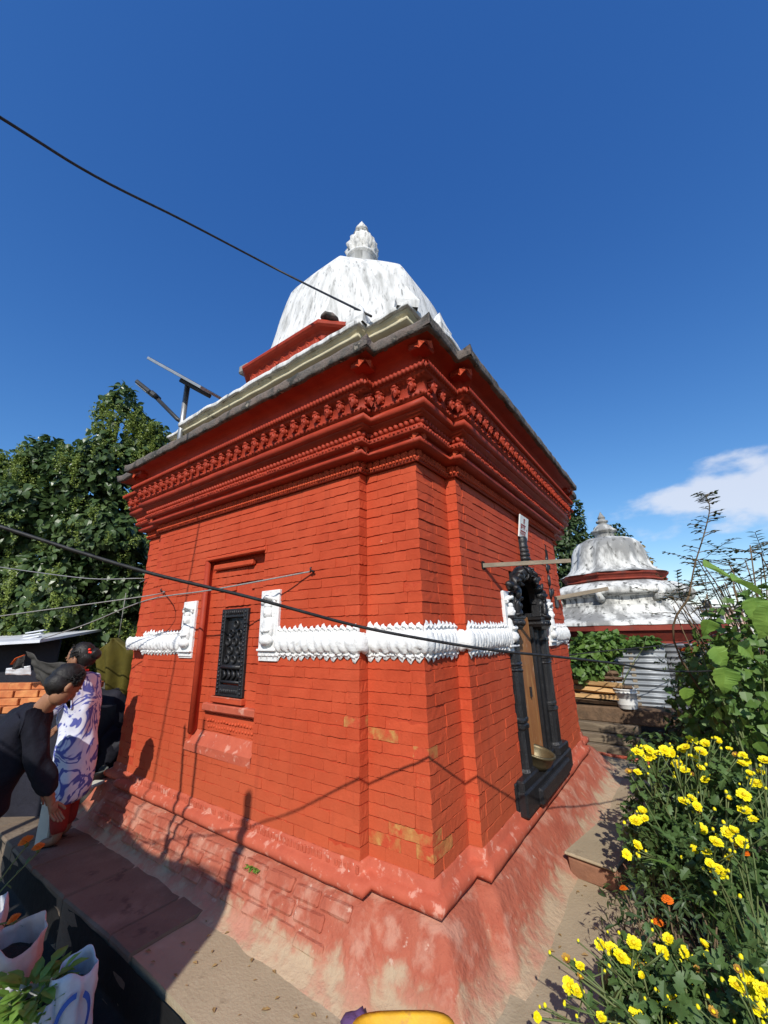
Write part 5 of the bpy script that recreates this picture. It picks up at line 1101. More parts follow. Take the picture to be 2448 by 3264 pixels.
# --- chrysanthemum bushes
mat('petal_yellow', (.86, .72, .010, 1), (.88, .79, .015, 1), 30, .55, trans=.15); mat('petal_core', (.78, .56, .01, 1), (.70, .46, .01, 1), 60, .7); mat('petal_orange', (.80, .20, .01, 1), (.72, .14, .01, 1), 40, .6, trans=.1)
def chrys(seed, layers=((16, 1.0, .10), (14, .78, .34), (11, .55, .60), (8, .34, .85))):
    rr = random.Random(seed); mb = MB()
    for (n, R, up) in layers:
        for k in range(n):
            a = 2*math.pi*(k+rr.random()*.5)/n; d = Vector((math.cos(a), math.sin(a), up+rr.uniform(-.12, .12))); leaf(mb, Vector((0, 0, 0)), d, Vector((0, 0, 1)), R*rr.uniform(.88, 1.08)*.033, 'spoon', .35, -.12)
    mb.ell((0, 0, .010), (.009, .009, .007), 8, 5, mi=1); mb.lathe([(.004, -.016), (.010, -.006), (.012, .002)], 7, mi=2); return mb.mesh('flower', [MATS['petal_yellow'], MATS['petal_core'], MATS['stem_green']])
mat('petal_wilted', (.42, .24, .04, 1), (.30, .15, .04, 1), 30, .8)
def wilt(me):
    m2 = me.copy(); m2.materials[0] = MATS['petal_wilted']; return m2
FL = [chrys(s) for s in range(7)]+[wilt(chrys(31, ((12, .8, .5), (9, .6, .9))))]+[chrys(8, ((13, 1.05, .02), (11, .8, .22), (8, .5, .5)))]+[chrys(9, ((14, .9, .7), (12, .7, 1.1), (8, .5, 1.8)))]
BUD = MB(); BUD.ell((0, 0, .006), (.008, .008, .011), 7, 6); BUD.lathe([(.003, -.01), (.008, -.002), (.008, .003)], 7, mi=1); BUDM = BUD.mesh('bud', [MATS['petal_yellow'], MATS['stem_green']])
def marig(seed):
    rr = random.Random(seed); mb = MB()
    for (n, R, z) in ((14, 1.0, .004), (13, .82, .010), (11, .6, .016), (8, .36, .020)):
        for k in range(n):
            a = 2*math.pi*(k+rr.random())/n; leaf(mb, Vector((0, 0, z)), Vector((math.cos(a), math.sin(a), .25)), Vector((0, 0, 1)), R*.027, 'spoon', -.2, .2)
    mb.lathe([(.004, -.022), (.009, -.012), (.011, .004)], 8, mi=1); return mb.mesh('flower', [MATS['petal_orange'], MATS['stem_green']])
MG = [marig(s) for s in range(3)]
def face(pos, up, sc):
    up = up.normalized(); x = up.orthogonal().normalized(); x = (Matrix.Rotation(rnd(0, 6.28), 3, up) @ x); y = up.cross(x)
    return Matrix(((x.x*sc, y.x*sc, up.x*sc, pos.x), (x.y*sc, y.y*sc, up.y*sc, pos.y), (x.z*sc, y.z*sc, up.z*sc, pos.z), (0, 0, 0, 1)))
def zz(x, y, s=.481): return (1700+x*s, 2200+y*s)
def bush(name, label, base, fl, depth_of, foots, nleaf, blobs, Lf, fsc, lm='leaf_chrys', stems='stem_green'):
    b = empty(name, base, 0, label, 'flower bush'); B = Vector(base); ms = MB(); ml = MB()
    for (x, y) in fl:
        px, py = zz(x, y); p = at(px, py, depth_of(px, py)+rnd(-.05, .05)); q = p-B
        up = (Vector((rnd(-.4, .4)+.1, -.55+rnd(-.35, .35), .8+rnd(-.2, .3)))); m = random.choice(FL)
        link('flower', m, b, face(q, up, fsc*rnd(.70, 1.18)))
        ft = random.choice(foots); pts = spline([Vector(ft)+Vector((rnd(-.08, .08), rnd(-.08, .08), 0)), Vector(ft).lerp(q, .55)+Vector((rnd(-.05, .05), rnd(-.05, .05), .05)), q-up.normalized()*.012*fsc], 5)
        ms.tube(pts, [.0045]*4+[.0035]*(len(pts)-4), 5)
        for k in range(8):
            s_ = random.randrange(3, len(pts)); leaf(ml, pts[s_-1], (rv()+Vector((0, 0, .1))), Vector((0, 0, 1)), Lf*rnd(.6, 1.1), 'lobed', .2, .3)
        for _b in range(random.choice((0, 1, 1, 2, 3))):
            q2 = q+Vector((rnd(-.07, .07), rnd(-.07, .07), rnd(-.05, .03))); link('bud', BUDM, b, face(q2, Vector((rnd(-.4, .4), rnd(-.4, .4), 1)), rnd(.7, 1.2)*fsc)); ms.tube([pts[-4], q2], .0025, 4)
    crown([(Vector(c)-B, r) for c, r in blobs], nleaf, Lf, 'lobed', .1, .25, ml)
    ml.build('foliage', MATS[lm], b); ms.build('stem', MATS[stems], b); return b
FA = [(690, 410), (740, 385), (790, 440), (830, 420), (870, 400), (910, 420), (985, 395), (1010, 380), (1050, 330), (1075, 390), (1110, 410), (1080, 455), (1140, 355), (1215, 340), (1300, 400), (1340, 430), (1390, 430), (1385, 490), (1410, 470), (640, 550), (690, 545), (945, 495), (1000, 530), (1040, 560), (1110, 515), (1140, 595), (1000, 740), (1050, 720), (1085, 770), (1100, 805), (725, 810), (740, 850), (680, 870), (690, 1030), (620, 1090), (1110, 920), (760, 450), (960, 490), (1055, 1055), (770, 400)]
FA2 = [(1505, 540), (1435, 560), (1480, 620), (1295, 720), (1395, 695), (1455, 855), (1290, 945), (1330, 940), (1210, 1010), (1330, 1030), (1150, 1075), (1295, 1125), (1170, 1150), (1200, 1200), (1250, 1215), (1215, 1270), (1400, 800), (1540, 470), (1380, 1010), (1230, 1180)]
FB = [(220, 1790), (310, 1830), (310, 1900), (445, 1690), (520, 1720), (580, 1770), (665, 1680), (640, 1800), (690, 1800), (735, 1775), (720, 1850), (725, 1900), (895, 1655), (860, 1740), (985, 1720), (1000, 1760), (1030, 1780), (1125, 1690), (1085, 1850), (870, 2000), (930, 2080), (910, 2130), (1060, 1960), (1140, 1760), (240, 1960), (290, 2000), (690, 2170), (450, 2170), (25, 2170), (470, 1700), (560, 1750), (1000, 1740), (930, 2050)]
FB2 = [(1350, 1850), (1420, 1920), (1370, 1990), (1400, 2000), (1440, 1960), (1520, 1990), (1540, 2050), (1480, 2100), (1350, 1960), (1550, 1960), (1190, 2140)]
random.seed(33)
bush('chrysanthemum_bush', 'tall yellow chrysanthemum bush leaning over the path near the timbers', (.86, 1.15, -.36), FA, lambda px, py: 2.35-(py-2350)*.0009, [(-.1, -.1, 0), (.05, .15, 0), (.15, -.15, 0), (0, .3, 0)], 2300,
     [(at(2110, 2560, 2.45), (.20, .28, .28)), (at(2180, 2620, 2.4), (.28, .3, .30)), (at(2085, 2700, 2.2), (.14, .2, .18)), (at(2150, 2460, 2.6), (.26, .3, .20)), (at(2200, 2760, 2.1), (.24, .2, .22)), (at(2280, 2480, 2.6), (.2, .3, .22))], .060, .86)
bush('chrysanthemum_bush', 'yellow chrysanthemum bush between the tall bush and the broad-leaved shrub', (1.02, .75, -.36), FA2, lambda px, py: 2.0-(py-2450)*.0008, [(0, 0, 0), (.1, .1, 0), (.1, -.1, 0)], 1500,
     [(at(2350, 2640, 2.1), (.24, .3, .24)), (at(2300, 2760, 1.95), (.22, .2, .2)), (at(2400, 2560, 2.2), (.2, .2, .2))], .058, .82)
bush('chrysanthemum_bush', 'low open yellow chrysanthemum bush with long buds at the near end of the path', (.80, -.02, -.36), FB, lambda px, py: 1.52-(py-3000)*.0006, [(-.12, .0, 0), (.05, .1, 0), (0, -.1, 0), (.15, .05, 0), (-.25, -.1, 0)], 700,
     [(at(2020, 3190, 1.5), (.10, .12, .10)), (at(2120, 3150, 1.45), (.16, .16, .12)), (at(2200, 3240, 1.35), (.2, .16, .12))], .050, .70)
bush('chrysanthemum_bush', 'yellow chrysanthemum clump with the fullest blooms at the bed\'s near corner', (1.08, -.10, -.36), FB2, lambda px, py: 1.28, [(0, 0, 0), (.06, .06, 0)], 420,
     [(at(2400, 3200, 1.32), (.14, .14, .12)), (at(2440, 3120, 1.4), (.12, .14, .12))], .050, .74)
# --- marigolds (orange) and drying stalks between the bushes
def marigold(label, base, pts, nleaf, blobs, Lf=.05, dry=False, sc=1.0, lm='leaf_chrys'):
    b = empty('marigold_plant', base, 0, label, 'marigold'); B = Vector(base); ms = MB(); ml = MB()
    for p in pts:
        q = Vector(p)-B; up = Vector((rnd(-.3, .3), rnd(-.6, .1), 1)); link('flower', random.choice(MG), b, face(q, up, sc*rnd(.8, 1.1)))
        pl = spline([Vector((rnd(-.06, .06), rnd(-.06, .06), 0)), q*.5+Vector((rnd(-.05, .05), rnd(-.05, .05), 0)), q-up.normalized()*.018*sc], 5); ms.tube(pl, .0035, 5)
        for k in range(5): leaf(ml, pl[random.randrange(2, len(pl))], rv(), Vector((0, 0, 1)), Lf*rnd(.5, 1), 'thin', .1, .2)
    if nleaf: crown([(Vector(c)-B, r) for c, r in blobs], nleaf, Lf, 'thin', .2, .2, ml)
    if dry:
        for k in range(70):
            a = Vector((rnd(-.2, .2), rnd(-.18, .22), 0)); ms.tube([a, a+Vector((rnd(-.12, .10), rnd(-.12, .1), rnd(.14, .34)))], .003, 4)
    ml.build('foliage', MATS[lm], b); ms.build('stem', MATS['stem_dry' if dry else 'stem_green'], b); return b
marigold('drying brown marigold stalks with a few orange heads between the yellow bushes', (.86, .38, -.36), [at(*zz(*q), 1.75) for q in ((600, 1320), (890, 1395), (830, 1545))], 420, [(at(2060, 2890, 1.8), (.18, .2, .12)), (at(2180, 2880, 1.8), (.18, .18, .12))], .045, True, .8, 'leaf_dark')
marigold('single orange marigold among the yellow bush leaves', (1.12, .62, -.36), [at(*zz(1410, 1085), 1.85)], 60, [(at(2380, 2760, 1.85), (.08, .08, .08))], .05, False, .8)
marigold('orange marigold plant flowering against the tin fence', (1.14, 3.2, -.36), [at(2168, 2070, 4.0), at(2185, 2072, 3.95), at(2206, 2076, 3.9), at(2225, 2060, 3.95), at(2210, 2072, 4.0), at(2235, 2062, 4.0), at(2246, 2092, 3.9), at(2236, 2127, 3.8)], 900, [(at(2225, 2130, 4.0), (.16, .2, .18)), (at(2215, 2250, 3.9), (.12, .2, .22)), (at(2250, 2160, 3.9), (.2, .2, .3)), (at(2140, 2112, 4.1), (.14, .1, .05)), (at(2150, 2180, 4.1), (.10, .1, .12))], .06, False, 1.25, 'leaf_dark')
mg = marigold('orange marigolds on long stalks rising from the bulging sack', (-2.02, -1.16, -.22), [at(83, 2683, 2.25), at(122, 2703, 2.2), at(45, 2932, 1.95)], 0, [], .05, False, 1.2)
# --- broad-leaved shrubs on the right edge
def shrub(name, label, base, blobs, n, L, shape, lm, droop=.3, big=(), bigm=None, stems=10, cat='shrub', shell=.3):
    b = empty(name, base, 0, label, cat); B = Vector(base); ms = MB()
    ml = crown([(Vector(c)-B, r) for c, r in blobs], n, L, shape, droop, shell); ml.build('foliage', MATS[lm], b)
    for k in range(stems):
        c, r = random.choice(blobs); limb(ms, (rnd(-.06, .06), rnd(-.06, .06), 0), Vector(c)-B+Vector((rnd(-1, 1)*r[0], rnd(-1, 1)*r[1], rnd(-.5, .9)*r[2]))*.8, .010, .004, k*1.3)
    ms.build('stem', MATS['stem_green'], b)
    for (p, d, nn, L_) in big:
        m_ = MB(); leaf(m_, Vector((0, 0, 0)), Vector(d), Vector(nn), L_, 'big', rnd(.15, .38), rnd(.2, .45)); m_.jitter(.012, 16); o = m_.build('leaf', MATS[bigm or lm], b); o.location = Vector(p)-B
    return b
toC = -_f
shrub('broad_leaved_shrub', 'pale green broad-leaved shrub with big three-pointed leaves at the bed edge', (1.36, 1.25, -.36), [(at(2360, 2060, 2.7), (.26, .3, .30)), (at(2400, 2230, 2.5), (.26, .3, .34)), (at(2290, 2180, 3.0), (.26, .3, .28)), (at(2440, 1960, 2.7), (.14, .2, .2)), (at(2250, 2270, 3.1), (.26, .3, .25)), (at(2330, 2330, 2.8), (.3, .3, .2))], 1900, .060, 'tri', 'leaf_vine', .4,
      [(at(2305, 2125, 2.0), (-.05, .0, -1), toC+Vector((0, -.3, .6)), .135), (at(2395, 1905, 2.2), (.1, 0, -1), toC+Vector((0, 0, .5)), .17), (at(2445, 1930, 2.0), (-.2, -.1, -1), toC+Vector((.2, 0, .5)), .18), (at(2260, 1975, 2.3), (-.25, 0, -.9), toC+Vector((0, 0, .8)), .10), (at(2270, 2060, 2.3), (.4, 0, -.8), toC+Vector((0, 0, .5)), .14), (at(2350, 2050, 2.3), (.6, .2, -.6), toC+Vector((0, 0, .5)), .12), (at(2240, 1805, 2.5), (.85, .3, -.35), Vector((0, -.5, 1)), .20), (at(2330, 1850, 2.4), (.7, .3, -.3), Vector((0, -.4, 1)), .2), (at(2180, 2190, 2.9), (.2, 0, -.9), toC+Vector((0, 0, .6)), .13)], 'leaf_bright', 12)
shrub('dark_shrub', 'dense dark small-leaved shrub in front of the tin fence', (1.05, 2.9, -.36), [(at(2250, 2200, 3.9), (.20, .3, .34)), (at(2290, 2120, 3.8), (.24, .3, .28)), (at(2170, 2355, 3.7), (.22, .3, .14)), (at(2260, 2320, 3.5), (.30, .3, .3)), (at(2340, 2240, 3.4), (.3, .3, .4)), (at(2075, 2365, 3.8), (.2, .2, .08))], 2700, .07, 'oval', 'leaf_dark', .2, stems=14)
# feathery shrub with pinnate leaves reaching into the sky
fb = empty('feathery_shrub', (1.62, 2.6, -.36), 0, 'feathery dark shrub with fine paired leaflets and one tall bare sprig', 'shrub'); FBB = Vector(fb.location); ms = MB(); ml = MB()
def frond(a, d, L, n, lw=.05):
    d = d.normalized(); pts = [a+d*(L*k/6)+Vector((0, 0, -.10*L*(k/6)**2)) for k in range(7)]; ms.tube(pts, .0025, 4)
    for k in range(n):
        t = (k+1)/n*6*.98; i = min(5, int(t)); p = pts[i].lerp(pts[i+1], t-i); s = d.cross(Vector((0, 0, 1))).normalized()
        for sg in (-1, 1): leaf(ml, p, s*sg+d*.5+Vector((0, 0, rnd(-.2, .2))), Vector((0, 0, 1)), lw*rnd(.7, 1.1), 'oval', .1, .2)
spr = spline([at(2196, 1900, 2.8)-FBB, at(2215, 1800, 2.8)-FBB, at(2245, 1700, 2.8)-FBB, at(2262, 1620, 2.8)-FBB, at(2248, 1578, 2.8)-FBB], 8); ms.tube(spline([Vector((0, 0, 0)), at(2170, 2100, 2.9)-FBB, at(2196, 1900, 2.8)-FBB], 6), .007, 6); ms.tube(spr, [.006-.0035*k/len(spr) for k in range(len(spr))], 6)
for k in range(3, len(spr)):
    for sg in (-1, 1):
        if random.random() < .75: frond(spr[k], _r*sg*rnd(.6, 1)+_f*rnd(-.6, .6)+Vector((0, 0, .35)), rnd(.05, .10), 2, .046)
for k in range(70):
    a = Vector((2120+330*random.random()**.7, 0, 0)); px = a.x; py = rnd(1755, 1960) if px > 2250 else rnd(1880, 1990); p = at(px, py, rnd(3.0, 4.2))-FBB
    d = Vector((rnd(-1, 1), rnd(-1, 1), rnd(0, .7))); frond(p, d, rnd(.25, .42), 8, .062)
    if k % 2 == 0: limb(ms, (rnd(-.05, .05), rnd(-.05, .05), 0), p, .010, .004, k*.7, 7)
ms.build('stem', MATS['stem_dry'], fb); ml.build('foliage', MATS['leaf_dark'], fb)
# upright plant in the leafy sack and strap-leaved plant by the bed
random.seed(5)
lp2 = empty('potted_plant', tuple(Vector(leafy.location)+Vector((0, 0, LP.z-GL-.06))), 0, 'broad bright green leaves growing out of the leafy white sack', 'plant'); ml = MB()
for k in range(120):
    a, r = rnd(0, 6.28), rnd(.02, .13); p = Vector((r*math.cos(a), r*math.sin(a), rnd(0, .13))); leaf(ml, p, Vector((math.cos(a)*.7, math.sin(a)*.7, rnd(.0, .9))), Vector((0, 0, 1)), rnd(.05, .095), 'oval', .2, .3)
ml.build('foliage', MATS['leaf_bright'], lp2); ms = MB()
for k in range(6): ms.tube([(rnd(-.05, .05), rnd(-.05, .05), -.1), (rnd(-.1, .1), rnd(-.1, .1), .1)], .004, 5)
ms.build('stem', MATS['stem_green'], lp2)
st3 = empty('strap_leaved_plant', (1.18, .70, -.36), 0, 'arching strap-leaved plant at the bed edge', 'plant')
for k in range(9):
    ml = MB(); a = rnd(0, 6.28); L = rnd(.4, .6); pts = [Vector((math.cos(a)*L*t*.8, math.sin(a)*L*t*.8, .55*math.sin(t*2.2)*L+.12*t)) for t in [i/8 for i in range(9)]]; s = Vector((-math.sin(a), math.cos(a), 0)); vs = []
    for i, p in enumerate(pts): wd = .022*math.sin(math.pi*(.08+.92*i/8)**.8); vs += [p-s*wd, p, p+s*wd]
    ml.add([(v.x, v.y, v.z+(.006 if i % 3 != 1 else 0)) for i, v in enumerate(vs)], [(3*i+q, 3*i+q+1, 3*i+4+q, 3*i+3+q) for i in range(8) for q in range(2)], True); ml.build('blade', MATS['leaf_vine'], st3)
# weed tuft in the plinth, fallen leaves
wd = empty('weed_tuft', (-1.2, -.11, -.155), 0, 'tiny green weed tuft rooted in the plinth joint', 'weed'); ml = MB()
for k in range(40): leaf(ml, Vector((rnd(-.06, .06), 0, rnd(-.02, .0))), Vector((rnd(-1, 1), -1, rnd(-.3, .6))), Vector((0, 0, 1)), rnd(.015, .03), 'oval', .2, .2)
ml.build('leaves', MATS['leaf_bright'], wd)
# ---------------------------------------------------------------- people
mat('skin', (.30, .15, .085, 1), (.26, .125, .07, 1), 14, .55, .0008, 120); mat('hair_black', (.010, .009, .009, 1), (.020, .018, .017, 1), 60, .5, .004, 90, stretch=(1, 1, 1)); mat('navy_cloth', (.0045, .005, .011, 1), (.007, .0075, .016, 1), 7, .85, .006, 26); mat('dark_trousers', (.018, .018, .02, 1), None, rough=.9); mat('red_cloth', (.30, .03, .02, 1), (.24, .025, .018, 1), 8, .8, .004, 26); mat('shoe', (.03, .022, .018, 1), None, rough=.6)
# white kurta with blue swirls: flat print on the cloth
km = bpy.data.materials.new('kurta_print'); km.use_nodes = True; t = km.node_tree; b_ = t.nodes['Principled BSDF']; b_.inputs['Roughness'].default_value = .85
tcn = N(t, 'ShaderNodeTexCoord'); nz_ = N(t, 'ShaderNodeTexNoise'); nz_.inputs['Scale'].default_value = 4.2; nz_.inputs['Detail'].default_value = 2; nz_.inputs['Distortion'].default_value = 2.4
wv = N(t, 'ShaderNodeMath', operation='MULTIPLY'); wv.inputs[1].default_value = 4.0; fr = N(t, 'ShaderNodeMath', operation='FRACT'); rp = N(t, 'ShaderNodeValToRGB'); rp.color_ramp.interpolation = 'EASE'
for i_, (p_, c_) in enumerate(((0, (.70, .72, .80, 1)), (.45, (.66, .68, .80, 1)))):
    rp.color_ramp.elements[i_].position = p_; rp.color_ramp.elements[i_].color = c_
for p_, c_ in ((.58, (.10, .12, .42, 1)), (.80, (.09, .11, .38, 1)), (.92, (.62, .64, .78, 1))): q_ = rp.color_ramp.elements.new(p_); q_.color = c_
t.links.new(tcn.outputs['Object'], nz_.inputs['Vector']); t.links.new(nz_.outputs['Fac'], wv.inputs[0]); t.links.new(wv.outputs[0], fr.inputs[0]); t.links.new(fr.outputs[0], rp.inputs[0]); t.links.new(rp.outputs[0], b_.inputs['Base Color']); MATS['kurta_print'] = km
def skinned(name, chains, m, parent, sub=2, extra=None, jit=0):
    """joint chains [(x,y,z,r), ...] sharing joints grow into one continuous limb surface"""
    key = {}; vs = []; rs = []; es = []
    for ch in chains:
        prev = None
        for j in ch:
            k = tuple(round(c, 4) for c in j[:3])
            if k not in key: key[k] = len(vs); vs.append(j[:3]); rs.append(j[3:])
            if prev is not None: es.append((prev, key[k]))
            prev = key[k]
    me = bpy.data.meshes.new(name+'_frame'); me.from_pydata(vs, es, []); o = bpy.data.objects.new(name+'_frame', me); COL.objects.link(o)
    md = o.modifiers.new('k', 'SKIN'); md.use_smooth_shade = True
    for i, r in enumerate(rs):
        d = me.skin_vertices[0].data[i]; d.radius = (r[0], r[1] if len(r) > 1 else r[0]); d.use_root = (i == 0)
    sb = o.modifiers.new('s', 'SUBSURF'); sb.levels = sub; sb.render_levels = sub
    dg = bpy.context.evaluated_depsgraph_get(); dg.update(); nm = bpy.data.meshes.new_from_object(o.evaluated_get(dg)); bpy.data.objects.remove(o)
    mb = MB(); mb.v = [tuple(v.co) for v in nm.vertices]; mb.f = [tuple(p.vertices) for p in nm.polygons]; mb.sm = [True]*len(mb.f); mb.mi = [0]*len(mb.f); bpy.data.meshes.remove(nm)
    if jit:
        mb.v = [tuple(Vector(v)+noise.noise_vector(Vector((v[0]*9, v[1]*9, v[2]*4)))*jit+noise.noise_vector(Vector((v[0]*22, v[1]*22, v[2]*9)))*jit*.7) for v in mb.v]
    if extra: extra(mb)
    return mb.build(name, MATS[m], parent)
def hand_chains(w, d, s, flat):
    """palm and five bent fingers hanging from wrist w along d; s = thumb side"""
    w, d, s = Vector(w), Vector(d).normalized(), Vector(s).normalized(); n = d.cross(s); out_ = []; pm_ = w+d*.055; out_.append([(*w, .022, .017), (*pm_, .034, .016)])
    for k, (off, ln) in enumerate(((.026, .070), (.009, .080), (-.009, .075), (-.025, .060))):
        a = pm_+s*off+d*.030; b = a+d*ln*.5+n*.008; c = b+d*ln*.4+n*.022; out_.append([(*pm_, .034, .016), (*a, .0095), (*b, .0085), (*c, .007)])
    a = w+d*.030+s*.030; b = a+d*.030+s*.020+n*.01; c = b+d*.028+s*.004+n*.012; out_.append([(*pm_, .034, .016), (*a, .012), (*b, .010), (*c, .008)]); return out_
def head_mesh(mb, c, R, big=1.0):
    """skull, jaw, nose, eyes, lips and ears; local +x is where the face looks, +z the crown"""
    T = Matrix.Translation(c) @ R.to_4x4()
    def e(p, r, M=None, n=12, m=9):
        tmp = MB(); tmp.ell((0, 0, 0), r, n, m); mb.add([T @ (Vector(p)+Vector(v)) for v in tmp.v], tmp.f, True)
    e((0, 0, .02), (.098, .078, .105), n=20, m=14); e((.028, 0, -.045), (.068, .060, .075), n=16, m=12); e((.050, 0, -.092), (.032, .034, .024)); e((.098, 0, -.020), (.018, .013, .026)); e((.108, 0, -.034), (.012, .014, .010)); e((.086, 0, -.066), (.012, .024, .007)); e((.084, 0, -.076), (.012, .020, .007))
    for s in (-1, 1): e((.080, .032*s, .012), (.014, .016, .010)); e((.0, .080*s, -.015), (.024, .010, .033)); e((-.006, .086*s, -.012), (.016, .008, .026)); e((.086, .032*s, .032), (.012, .020, .006))
def rot_to(fx, up):
    fx = Vector(fx).normalized(); y = Vector(up).cross(fx).normalized(); z = fx.cross(y); return Matrix(((fx.x, y.x, z.x), (fx.y, y.y, z.y), (fx.z, y.z, z.z)))
# --- man: navy jacket, head bent down, arms hanging
MO = Vector((-2.80, -1.04, GL)); man = empty('person', tuple(MO), 0, 'man in a navy jacket with short black hair bending his head down', 'person')
F_ = Vector((.10, 1.0, 0)).normalized(); R_ = Vector((F_.y, -F_.x, 0))      # facing, and his right hand side
hip = Vector((0, 0, .775)); ch_ = hip+F_*.10+Vector((0, 0, .36)); nk = hip+F_*.17+Vector((.22, 0, .57)); ch_ = hip+F_*.07+Vector((.06, 0, .34)); hc = Vector((-2.44, -.83, .845))-MO
def J(v, *r): return (v.x, v.y, v.z)+r
shR, shL = ch_+R_*.175+F_*.06+Vector((0, 0, .12)), ch_-R_*.175+F_*.06+Vector((0, 0, .12))
elR, elL = shR+Vector((0, 0, -.27))+F_*.07+R_*.03, shL+Vector((0, 0, -.27))+F_*.08-R_*.03
wrR, wrL = elR+Vector((0, 0, -.22))+F_*.10, elL+Vector((0, 0, -.22))+F_*.11
knR, knL = hip+R_*.10+Vector((0, 0, -.39))+F_*.03, hip-R_*.10+Vector((0, 0, -.39))+F_*.02; anR, anL = knR+Vector((0, 0, -.335))-F_*.03, knL+Vector((0, 0, -.335))-F_*.02
HR = rot_to(Vector((-.12, .80, -.70)), (0, 0, 1))
bodyc = [[J(hip, .09, .07), J(ch_, .10, .075), J(nk, .064), J(nk.lerp(hc, .6), .062)], [J(ch_, .10, .075), J(shR, .045), J(elR, .036), J(wrR, .026)], [J(ch_, .10, .075), J(shL, .045), J(elL, .036), J(wrL, .026)], [J(hip, .09, .07), J(hip+R_*.09-Vector((0, 0, .06)), .065), J(knR, .048), J(anR, .04), J(anR+F_*.14-Vector((0, 0, .02)), .035)], [J(hip, .09, .07), J(hip-R_*.09-Vector((0, 0, .06)), .065), J(knL, .048), J(anL, .04), J(anL+F_*.14-Vector((0, 0, .02)), .035)]]
bodyc += hand_chains(wrR, wrR-elR, F_-R_*.3, 1)+hand_chains(wrL, wrL-elL, F_+R_*.3, 1)
skinned('body', bodyc, 'skin', man, 2, lambda mb: head_mesh(mb, hc, HR))
skinned('jacket', [[J(hip-Vector((0, 0, .16)), .185, .15), J(hip, .175, .14), J(ch_, .195, .15), J(ch_.lerp(nk, .62), .115, .10), J(nk-Vector((0, 0, .01)), .075)], [J(ch_, .195, .15), J(shR, .092), J(elR, .070), J(wrR+Vector((0, 0, .02)), .052)], [J(ch_, .195, .15), J(shL, .092), J(elL, .070), J(wrL+Vector((0, 0, .02)), .052)]], 'navy_cloth', man, 3, None, .020)
skinned('trousers', [[J(hip-Vector((0, 0, .04)), .10, .085), J(hip+R_*.095-Vector((0, 0, .10)), .098), J(knR, .078), J(anR+Vector((0, 0, .04)), .066)], [J(hip-Vector((0, 0, .04)), .10, .085), J(hip-R_*.095-Vector((0, 0, .10)), .098), J(knL, .078), J(anL+Vector((0, 0, .04)), .066)]], 'dark_trousers', man, 2, None, .006)
for an in (anR, anL):
    mb = MB(); mb.ell(an+F_*.07-Vector((0, 0, .028)), (.05, .13, .045), 14, 8, Matrix.Rotation(math.atan2(-F_.x, F_.y), 3, 'Z')); mb.build('shoe', MATS['shoe'], man)
def hairdo(c, R, parts, m, parent, curls=0, tail=None):
    mb = MB(); T = Matrix.Translation(c) @ R.to_4x4()
    for p, r in parts:
        tmp = MB(); tmp.ell((0, 0, 0), r, 22, 16); mb.add([T @ (Vector(p)+Vector(v)) for v in tmp.v], tmp.f, True)
    mb.jitter(.010, 30)
    for k in range(curls):
        v = rv(); v.x = -abs(v.x)*.9+.25; v.z = abs(v.z)*.9-.15; p = T @ (Vector((-.012, 0, .034))+Vector((v.x*.108, v.y*.090, v.z*.110)))
        u = rv()*.016; mb.tube([p, p+u, p+u*1.2+rv()*.014], [.0045, .0035, .001], 3)
    return mb.build('hair', MATS[m], parent)
hairdo(hc, HR, [((-.016, 0, .038), (.106, .086, .105)), ((-.035, 0, -.012), (.084, .080, .078))], 'hair_black', man, 2600)
# --- woman: white and blue kurta, red trousers, hair tied back with red
WO = Vector((-3.16, -.43, ZG)); wom = empty('person', tuple(WO), 0, 'woman in a white and blue swirl kurta and red trousers, hair tied back', 'person')
F_ = Vector((-.80, -.60, 0)).normalized(); R_ = Vector((F_.y, -F_.x, 0)); hip = Vector((0, 0, .71)); ch_ = hip+F_*.05+Vector((0, 0, .33)); nk = hip+F_*.10+Vector((0, 0, .535)); hc = Vector((-3.08, -.545, .985))-WO
HR = rot_to(F_+Vector((0, 0, -.22)), (0, 0, 1))
shR, shL = ch_+R_*.155+Vector((0, 0, .13)), ch_-R_*.155+Vector((0, 0, .13)); elR, elL = shR+Vector((0, 0, -.24))+F_*.06+R_*.03, shL+Vector((0, 0, -.22))+F_*.12-R_*.03; wrR, wrL = elR+F_*.16-Vector((0, 0, .12)), elL+F_*.18-Vector((0, 0, .10))
knR, knL = hip+R_*.08+Vector((0, 0, -.34))+F_*.02, hip-R_*.08+Vector((0, 0, -.34)); anR, anL = knR+Vector((0, 0, -.32)), knL+Vector((0, 0, -.32))-F_*.03
bodyc = [[J(hip, .09, .075), J(ch_, .09, .075), J(nk, .050), J(nk.lerp(hc, .6), .048)], [J(ch_, .09, .075), J(shR, .040), J(elR, .034), J(wrR, .024)], [J(ch_, .09, .075), J(shL, .040), J(elL, .034), J(wrL, .024)], [J(hip, .09, .075), J(hip+R_*.08-Vector((0, 0, .06)), .06), J(knR, .045), J(anR, .036), J(anR+F_*.13-Vector((0, 0, .025)), .032)], [J(hip, .09, .075), J(hip-R_*.08-Vector((0, 0, .06)), .06), J(knL, .045), J(anL, .036), J(anL+F_*.13-Vector((0, 0, .025)), .032)]]
bodyc += hand_chains(wrR, wrR-elR, Vector((0, 0, 1)), 1)+hand_chains(wrL, wrL-elL, Vector((0, 0, 1)), 1)
skinned('body', bodyc, 'skin', wom, 2, lambda mb: head_mesh(mb, hc, HR))
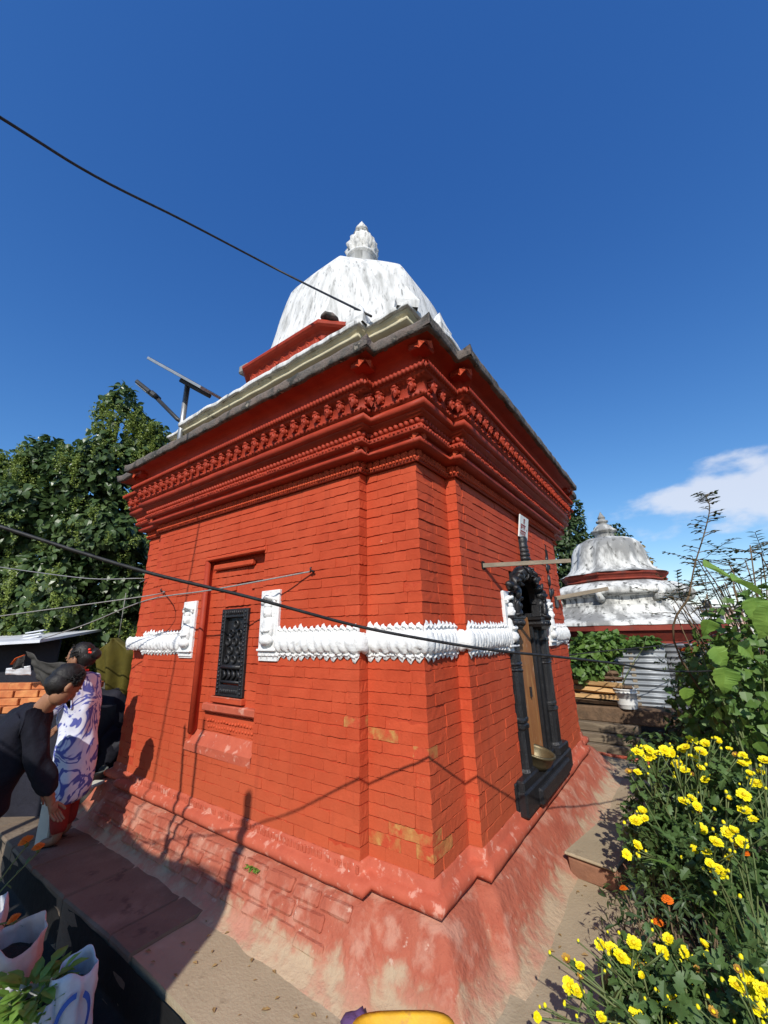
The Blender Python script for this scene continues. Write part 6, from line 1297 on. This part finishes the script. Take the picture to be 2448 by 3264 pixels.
skinned('kurta', [[J(hip-Vector((0, 0, .46)), .20, .17), J(hip-Vector((0, 0, .25)), .185, .16), J(hip, .170, .145), J(ch_, .165, .135), J(ch_.lerp(nk, .65), .095, .085), J(nk-Vector((0, 0, .015)), .062)], [J(ch_, .165, .135), J(shR, .082), J(elR, .062), J(elR.lerp(wrR, .55), .055)], [J(ch_, .165, .135), J(shL, .082), J(elL, .062), J(elL.lerp(wrL, .55), .055)]], 'kurta_print', wom, 3, None, .020)
skinned('trousers', [[J(hip-Vector((0, 0, .10)), .09, .08), J(hip+R_*.07-Vector((0, 0, .18)), .075), J(knR, .075), J(anR+Vector((0, 0, .03)), .055)], [J(hip-Vector((0, 0, .10)), .09, .08), J(hip-R_*.07-Vector((0, 0, .18)), .075), J(knL, .075), J(anL+Vector((0, 0, .03)), .055)]], 'red_cloth', wom, 2, None, .008)
hairdo(hc, HR, [((-.016, 0, .034), (.104, .083, .098)), ((-.05, 0, .0), (.070, .074, .075)), ((-.118, 0, .012), (.045, .048, .046))], 'hair_black', wom, 500)
mb = MB(); T = Matrix.Translation(hc) @ HR.to_4x4(); mb.lathe([(.030, -.008), (.036, 0), (.030, .008)], 14, M=T @ Matrix.Translation((-.088, 0, .012)) @ Matrix.Rotation(math.pi/2, 4, 'Y'), cap=False)
for k in range(7): p = T @ Vector((-.10+rnd(-.02, .02), rnd(.01, .05), .035+rnd(-.02, .02))); mb.ell(p, (.012, .012, .010), 6, 5)
mat('hair_tie_red', (.75, .04, .02, 1), None, rough=.6); mb.build('hair_tie', MATS['hair_tie_red'], wom)
mb = MB(); q = nk-Vector((0, 0, .02)); mb.tube([q+(F_*math.cos(a)+R_*math.sin(a))*.068+Vector((0, 0, .012-.03*math.cos(a))) for a in [2*math.pi*k/20 for k in range(21)]], .008, 6, cap=False); mb.build('necklace', MATS['hair_tie_red'], wom)
for an in (anR, anL):
    mb = MB(); mb.ell(an+F_*.055-Vector((0, 0, .050)), (.042, .115, .014), 14, 6, Matrix.Rotation(math.atan2(-F_.x, F_.y), 3, 'Z')); mb.tube([an+F_*.08+R_*.04-Vector((0, 0, .05)), an+F_*.08+Vector((0, 0, .004)), an+F_*.08-R_*.04-Vector((0, 0, .05))], .008, 6); mb.build('sandal', MATS['shoe'], wom)
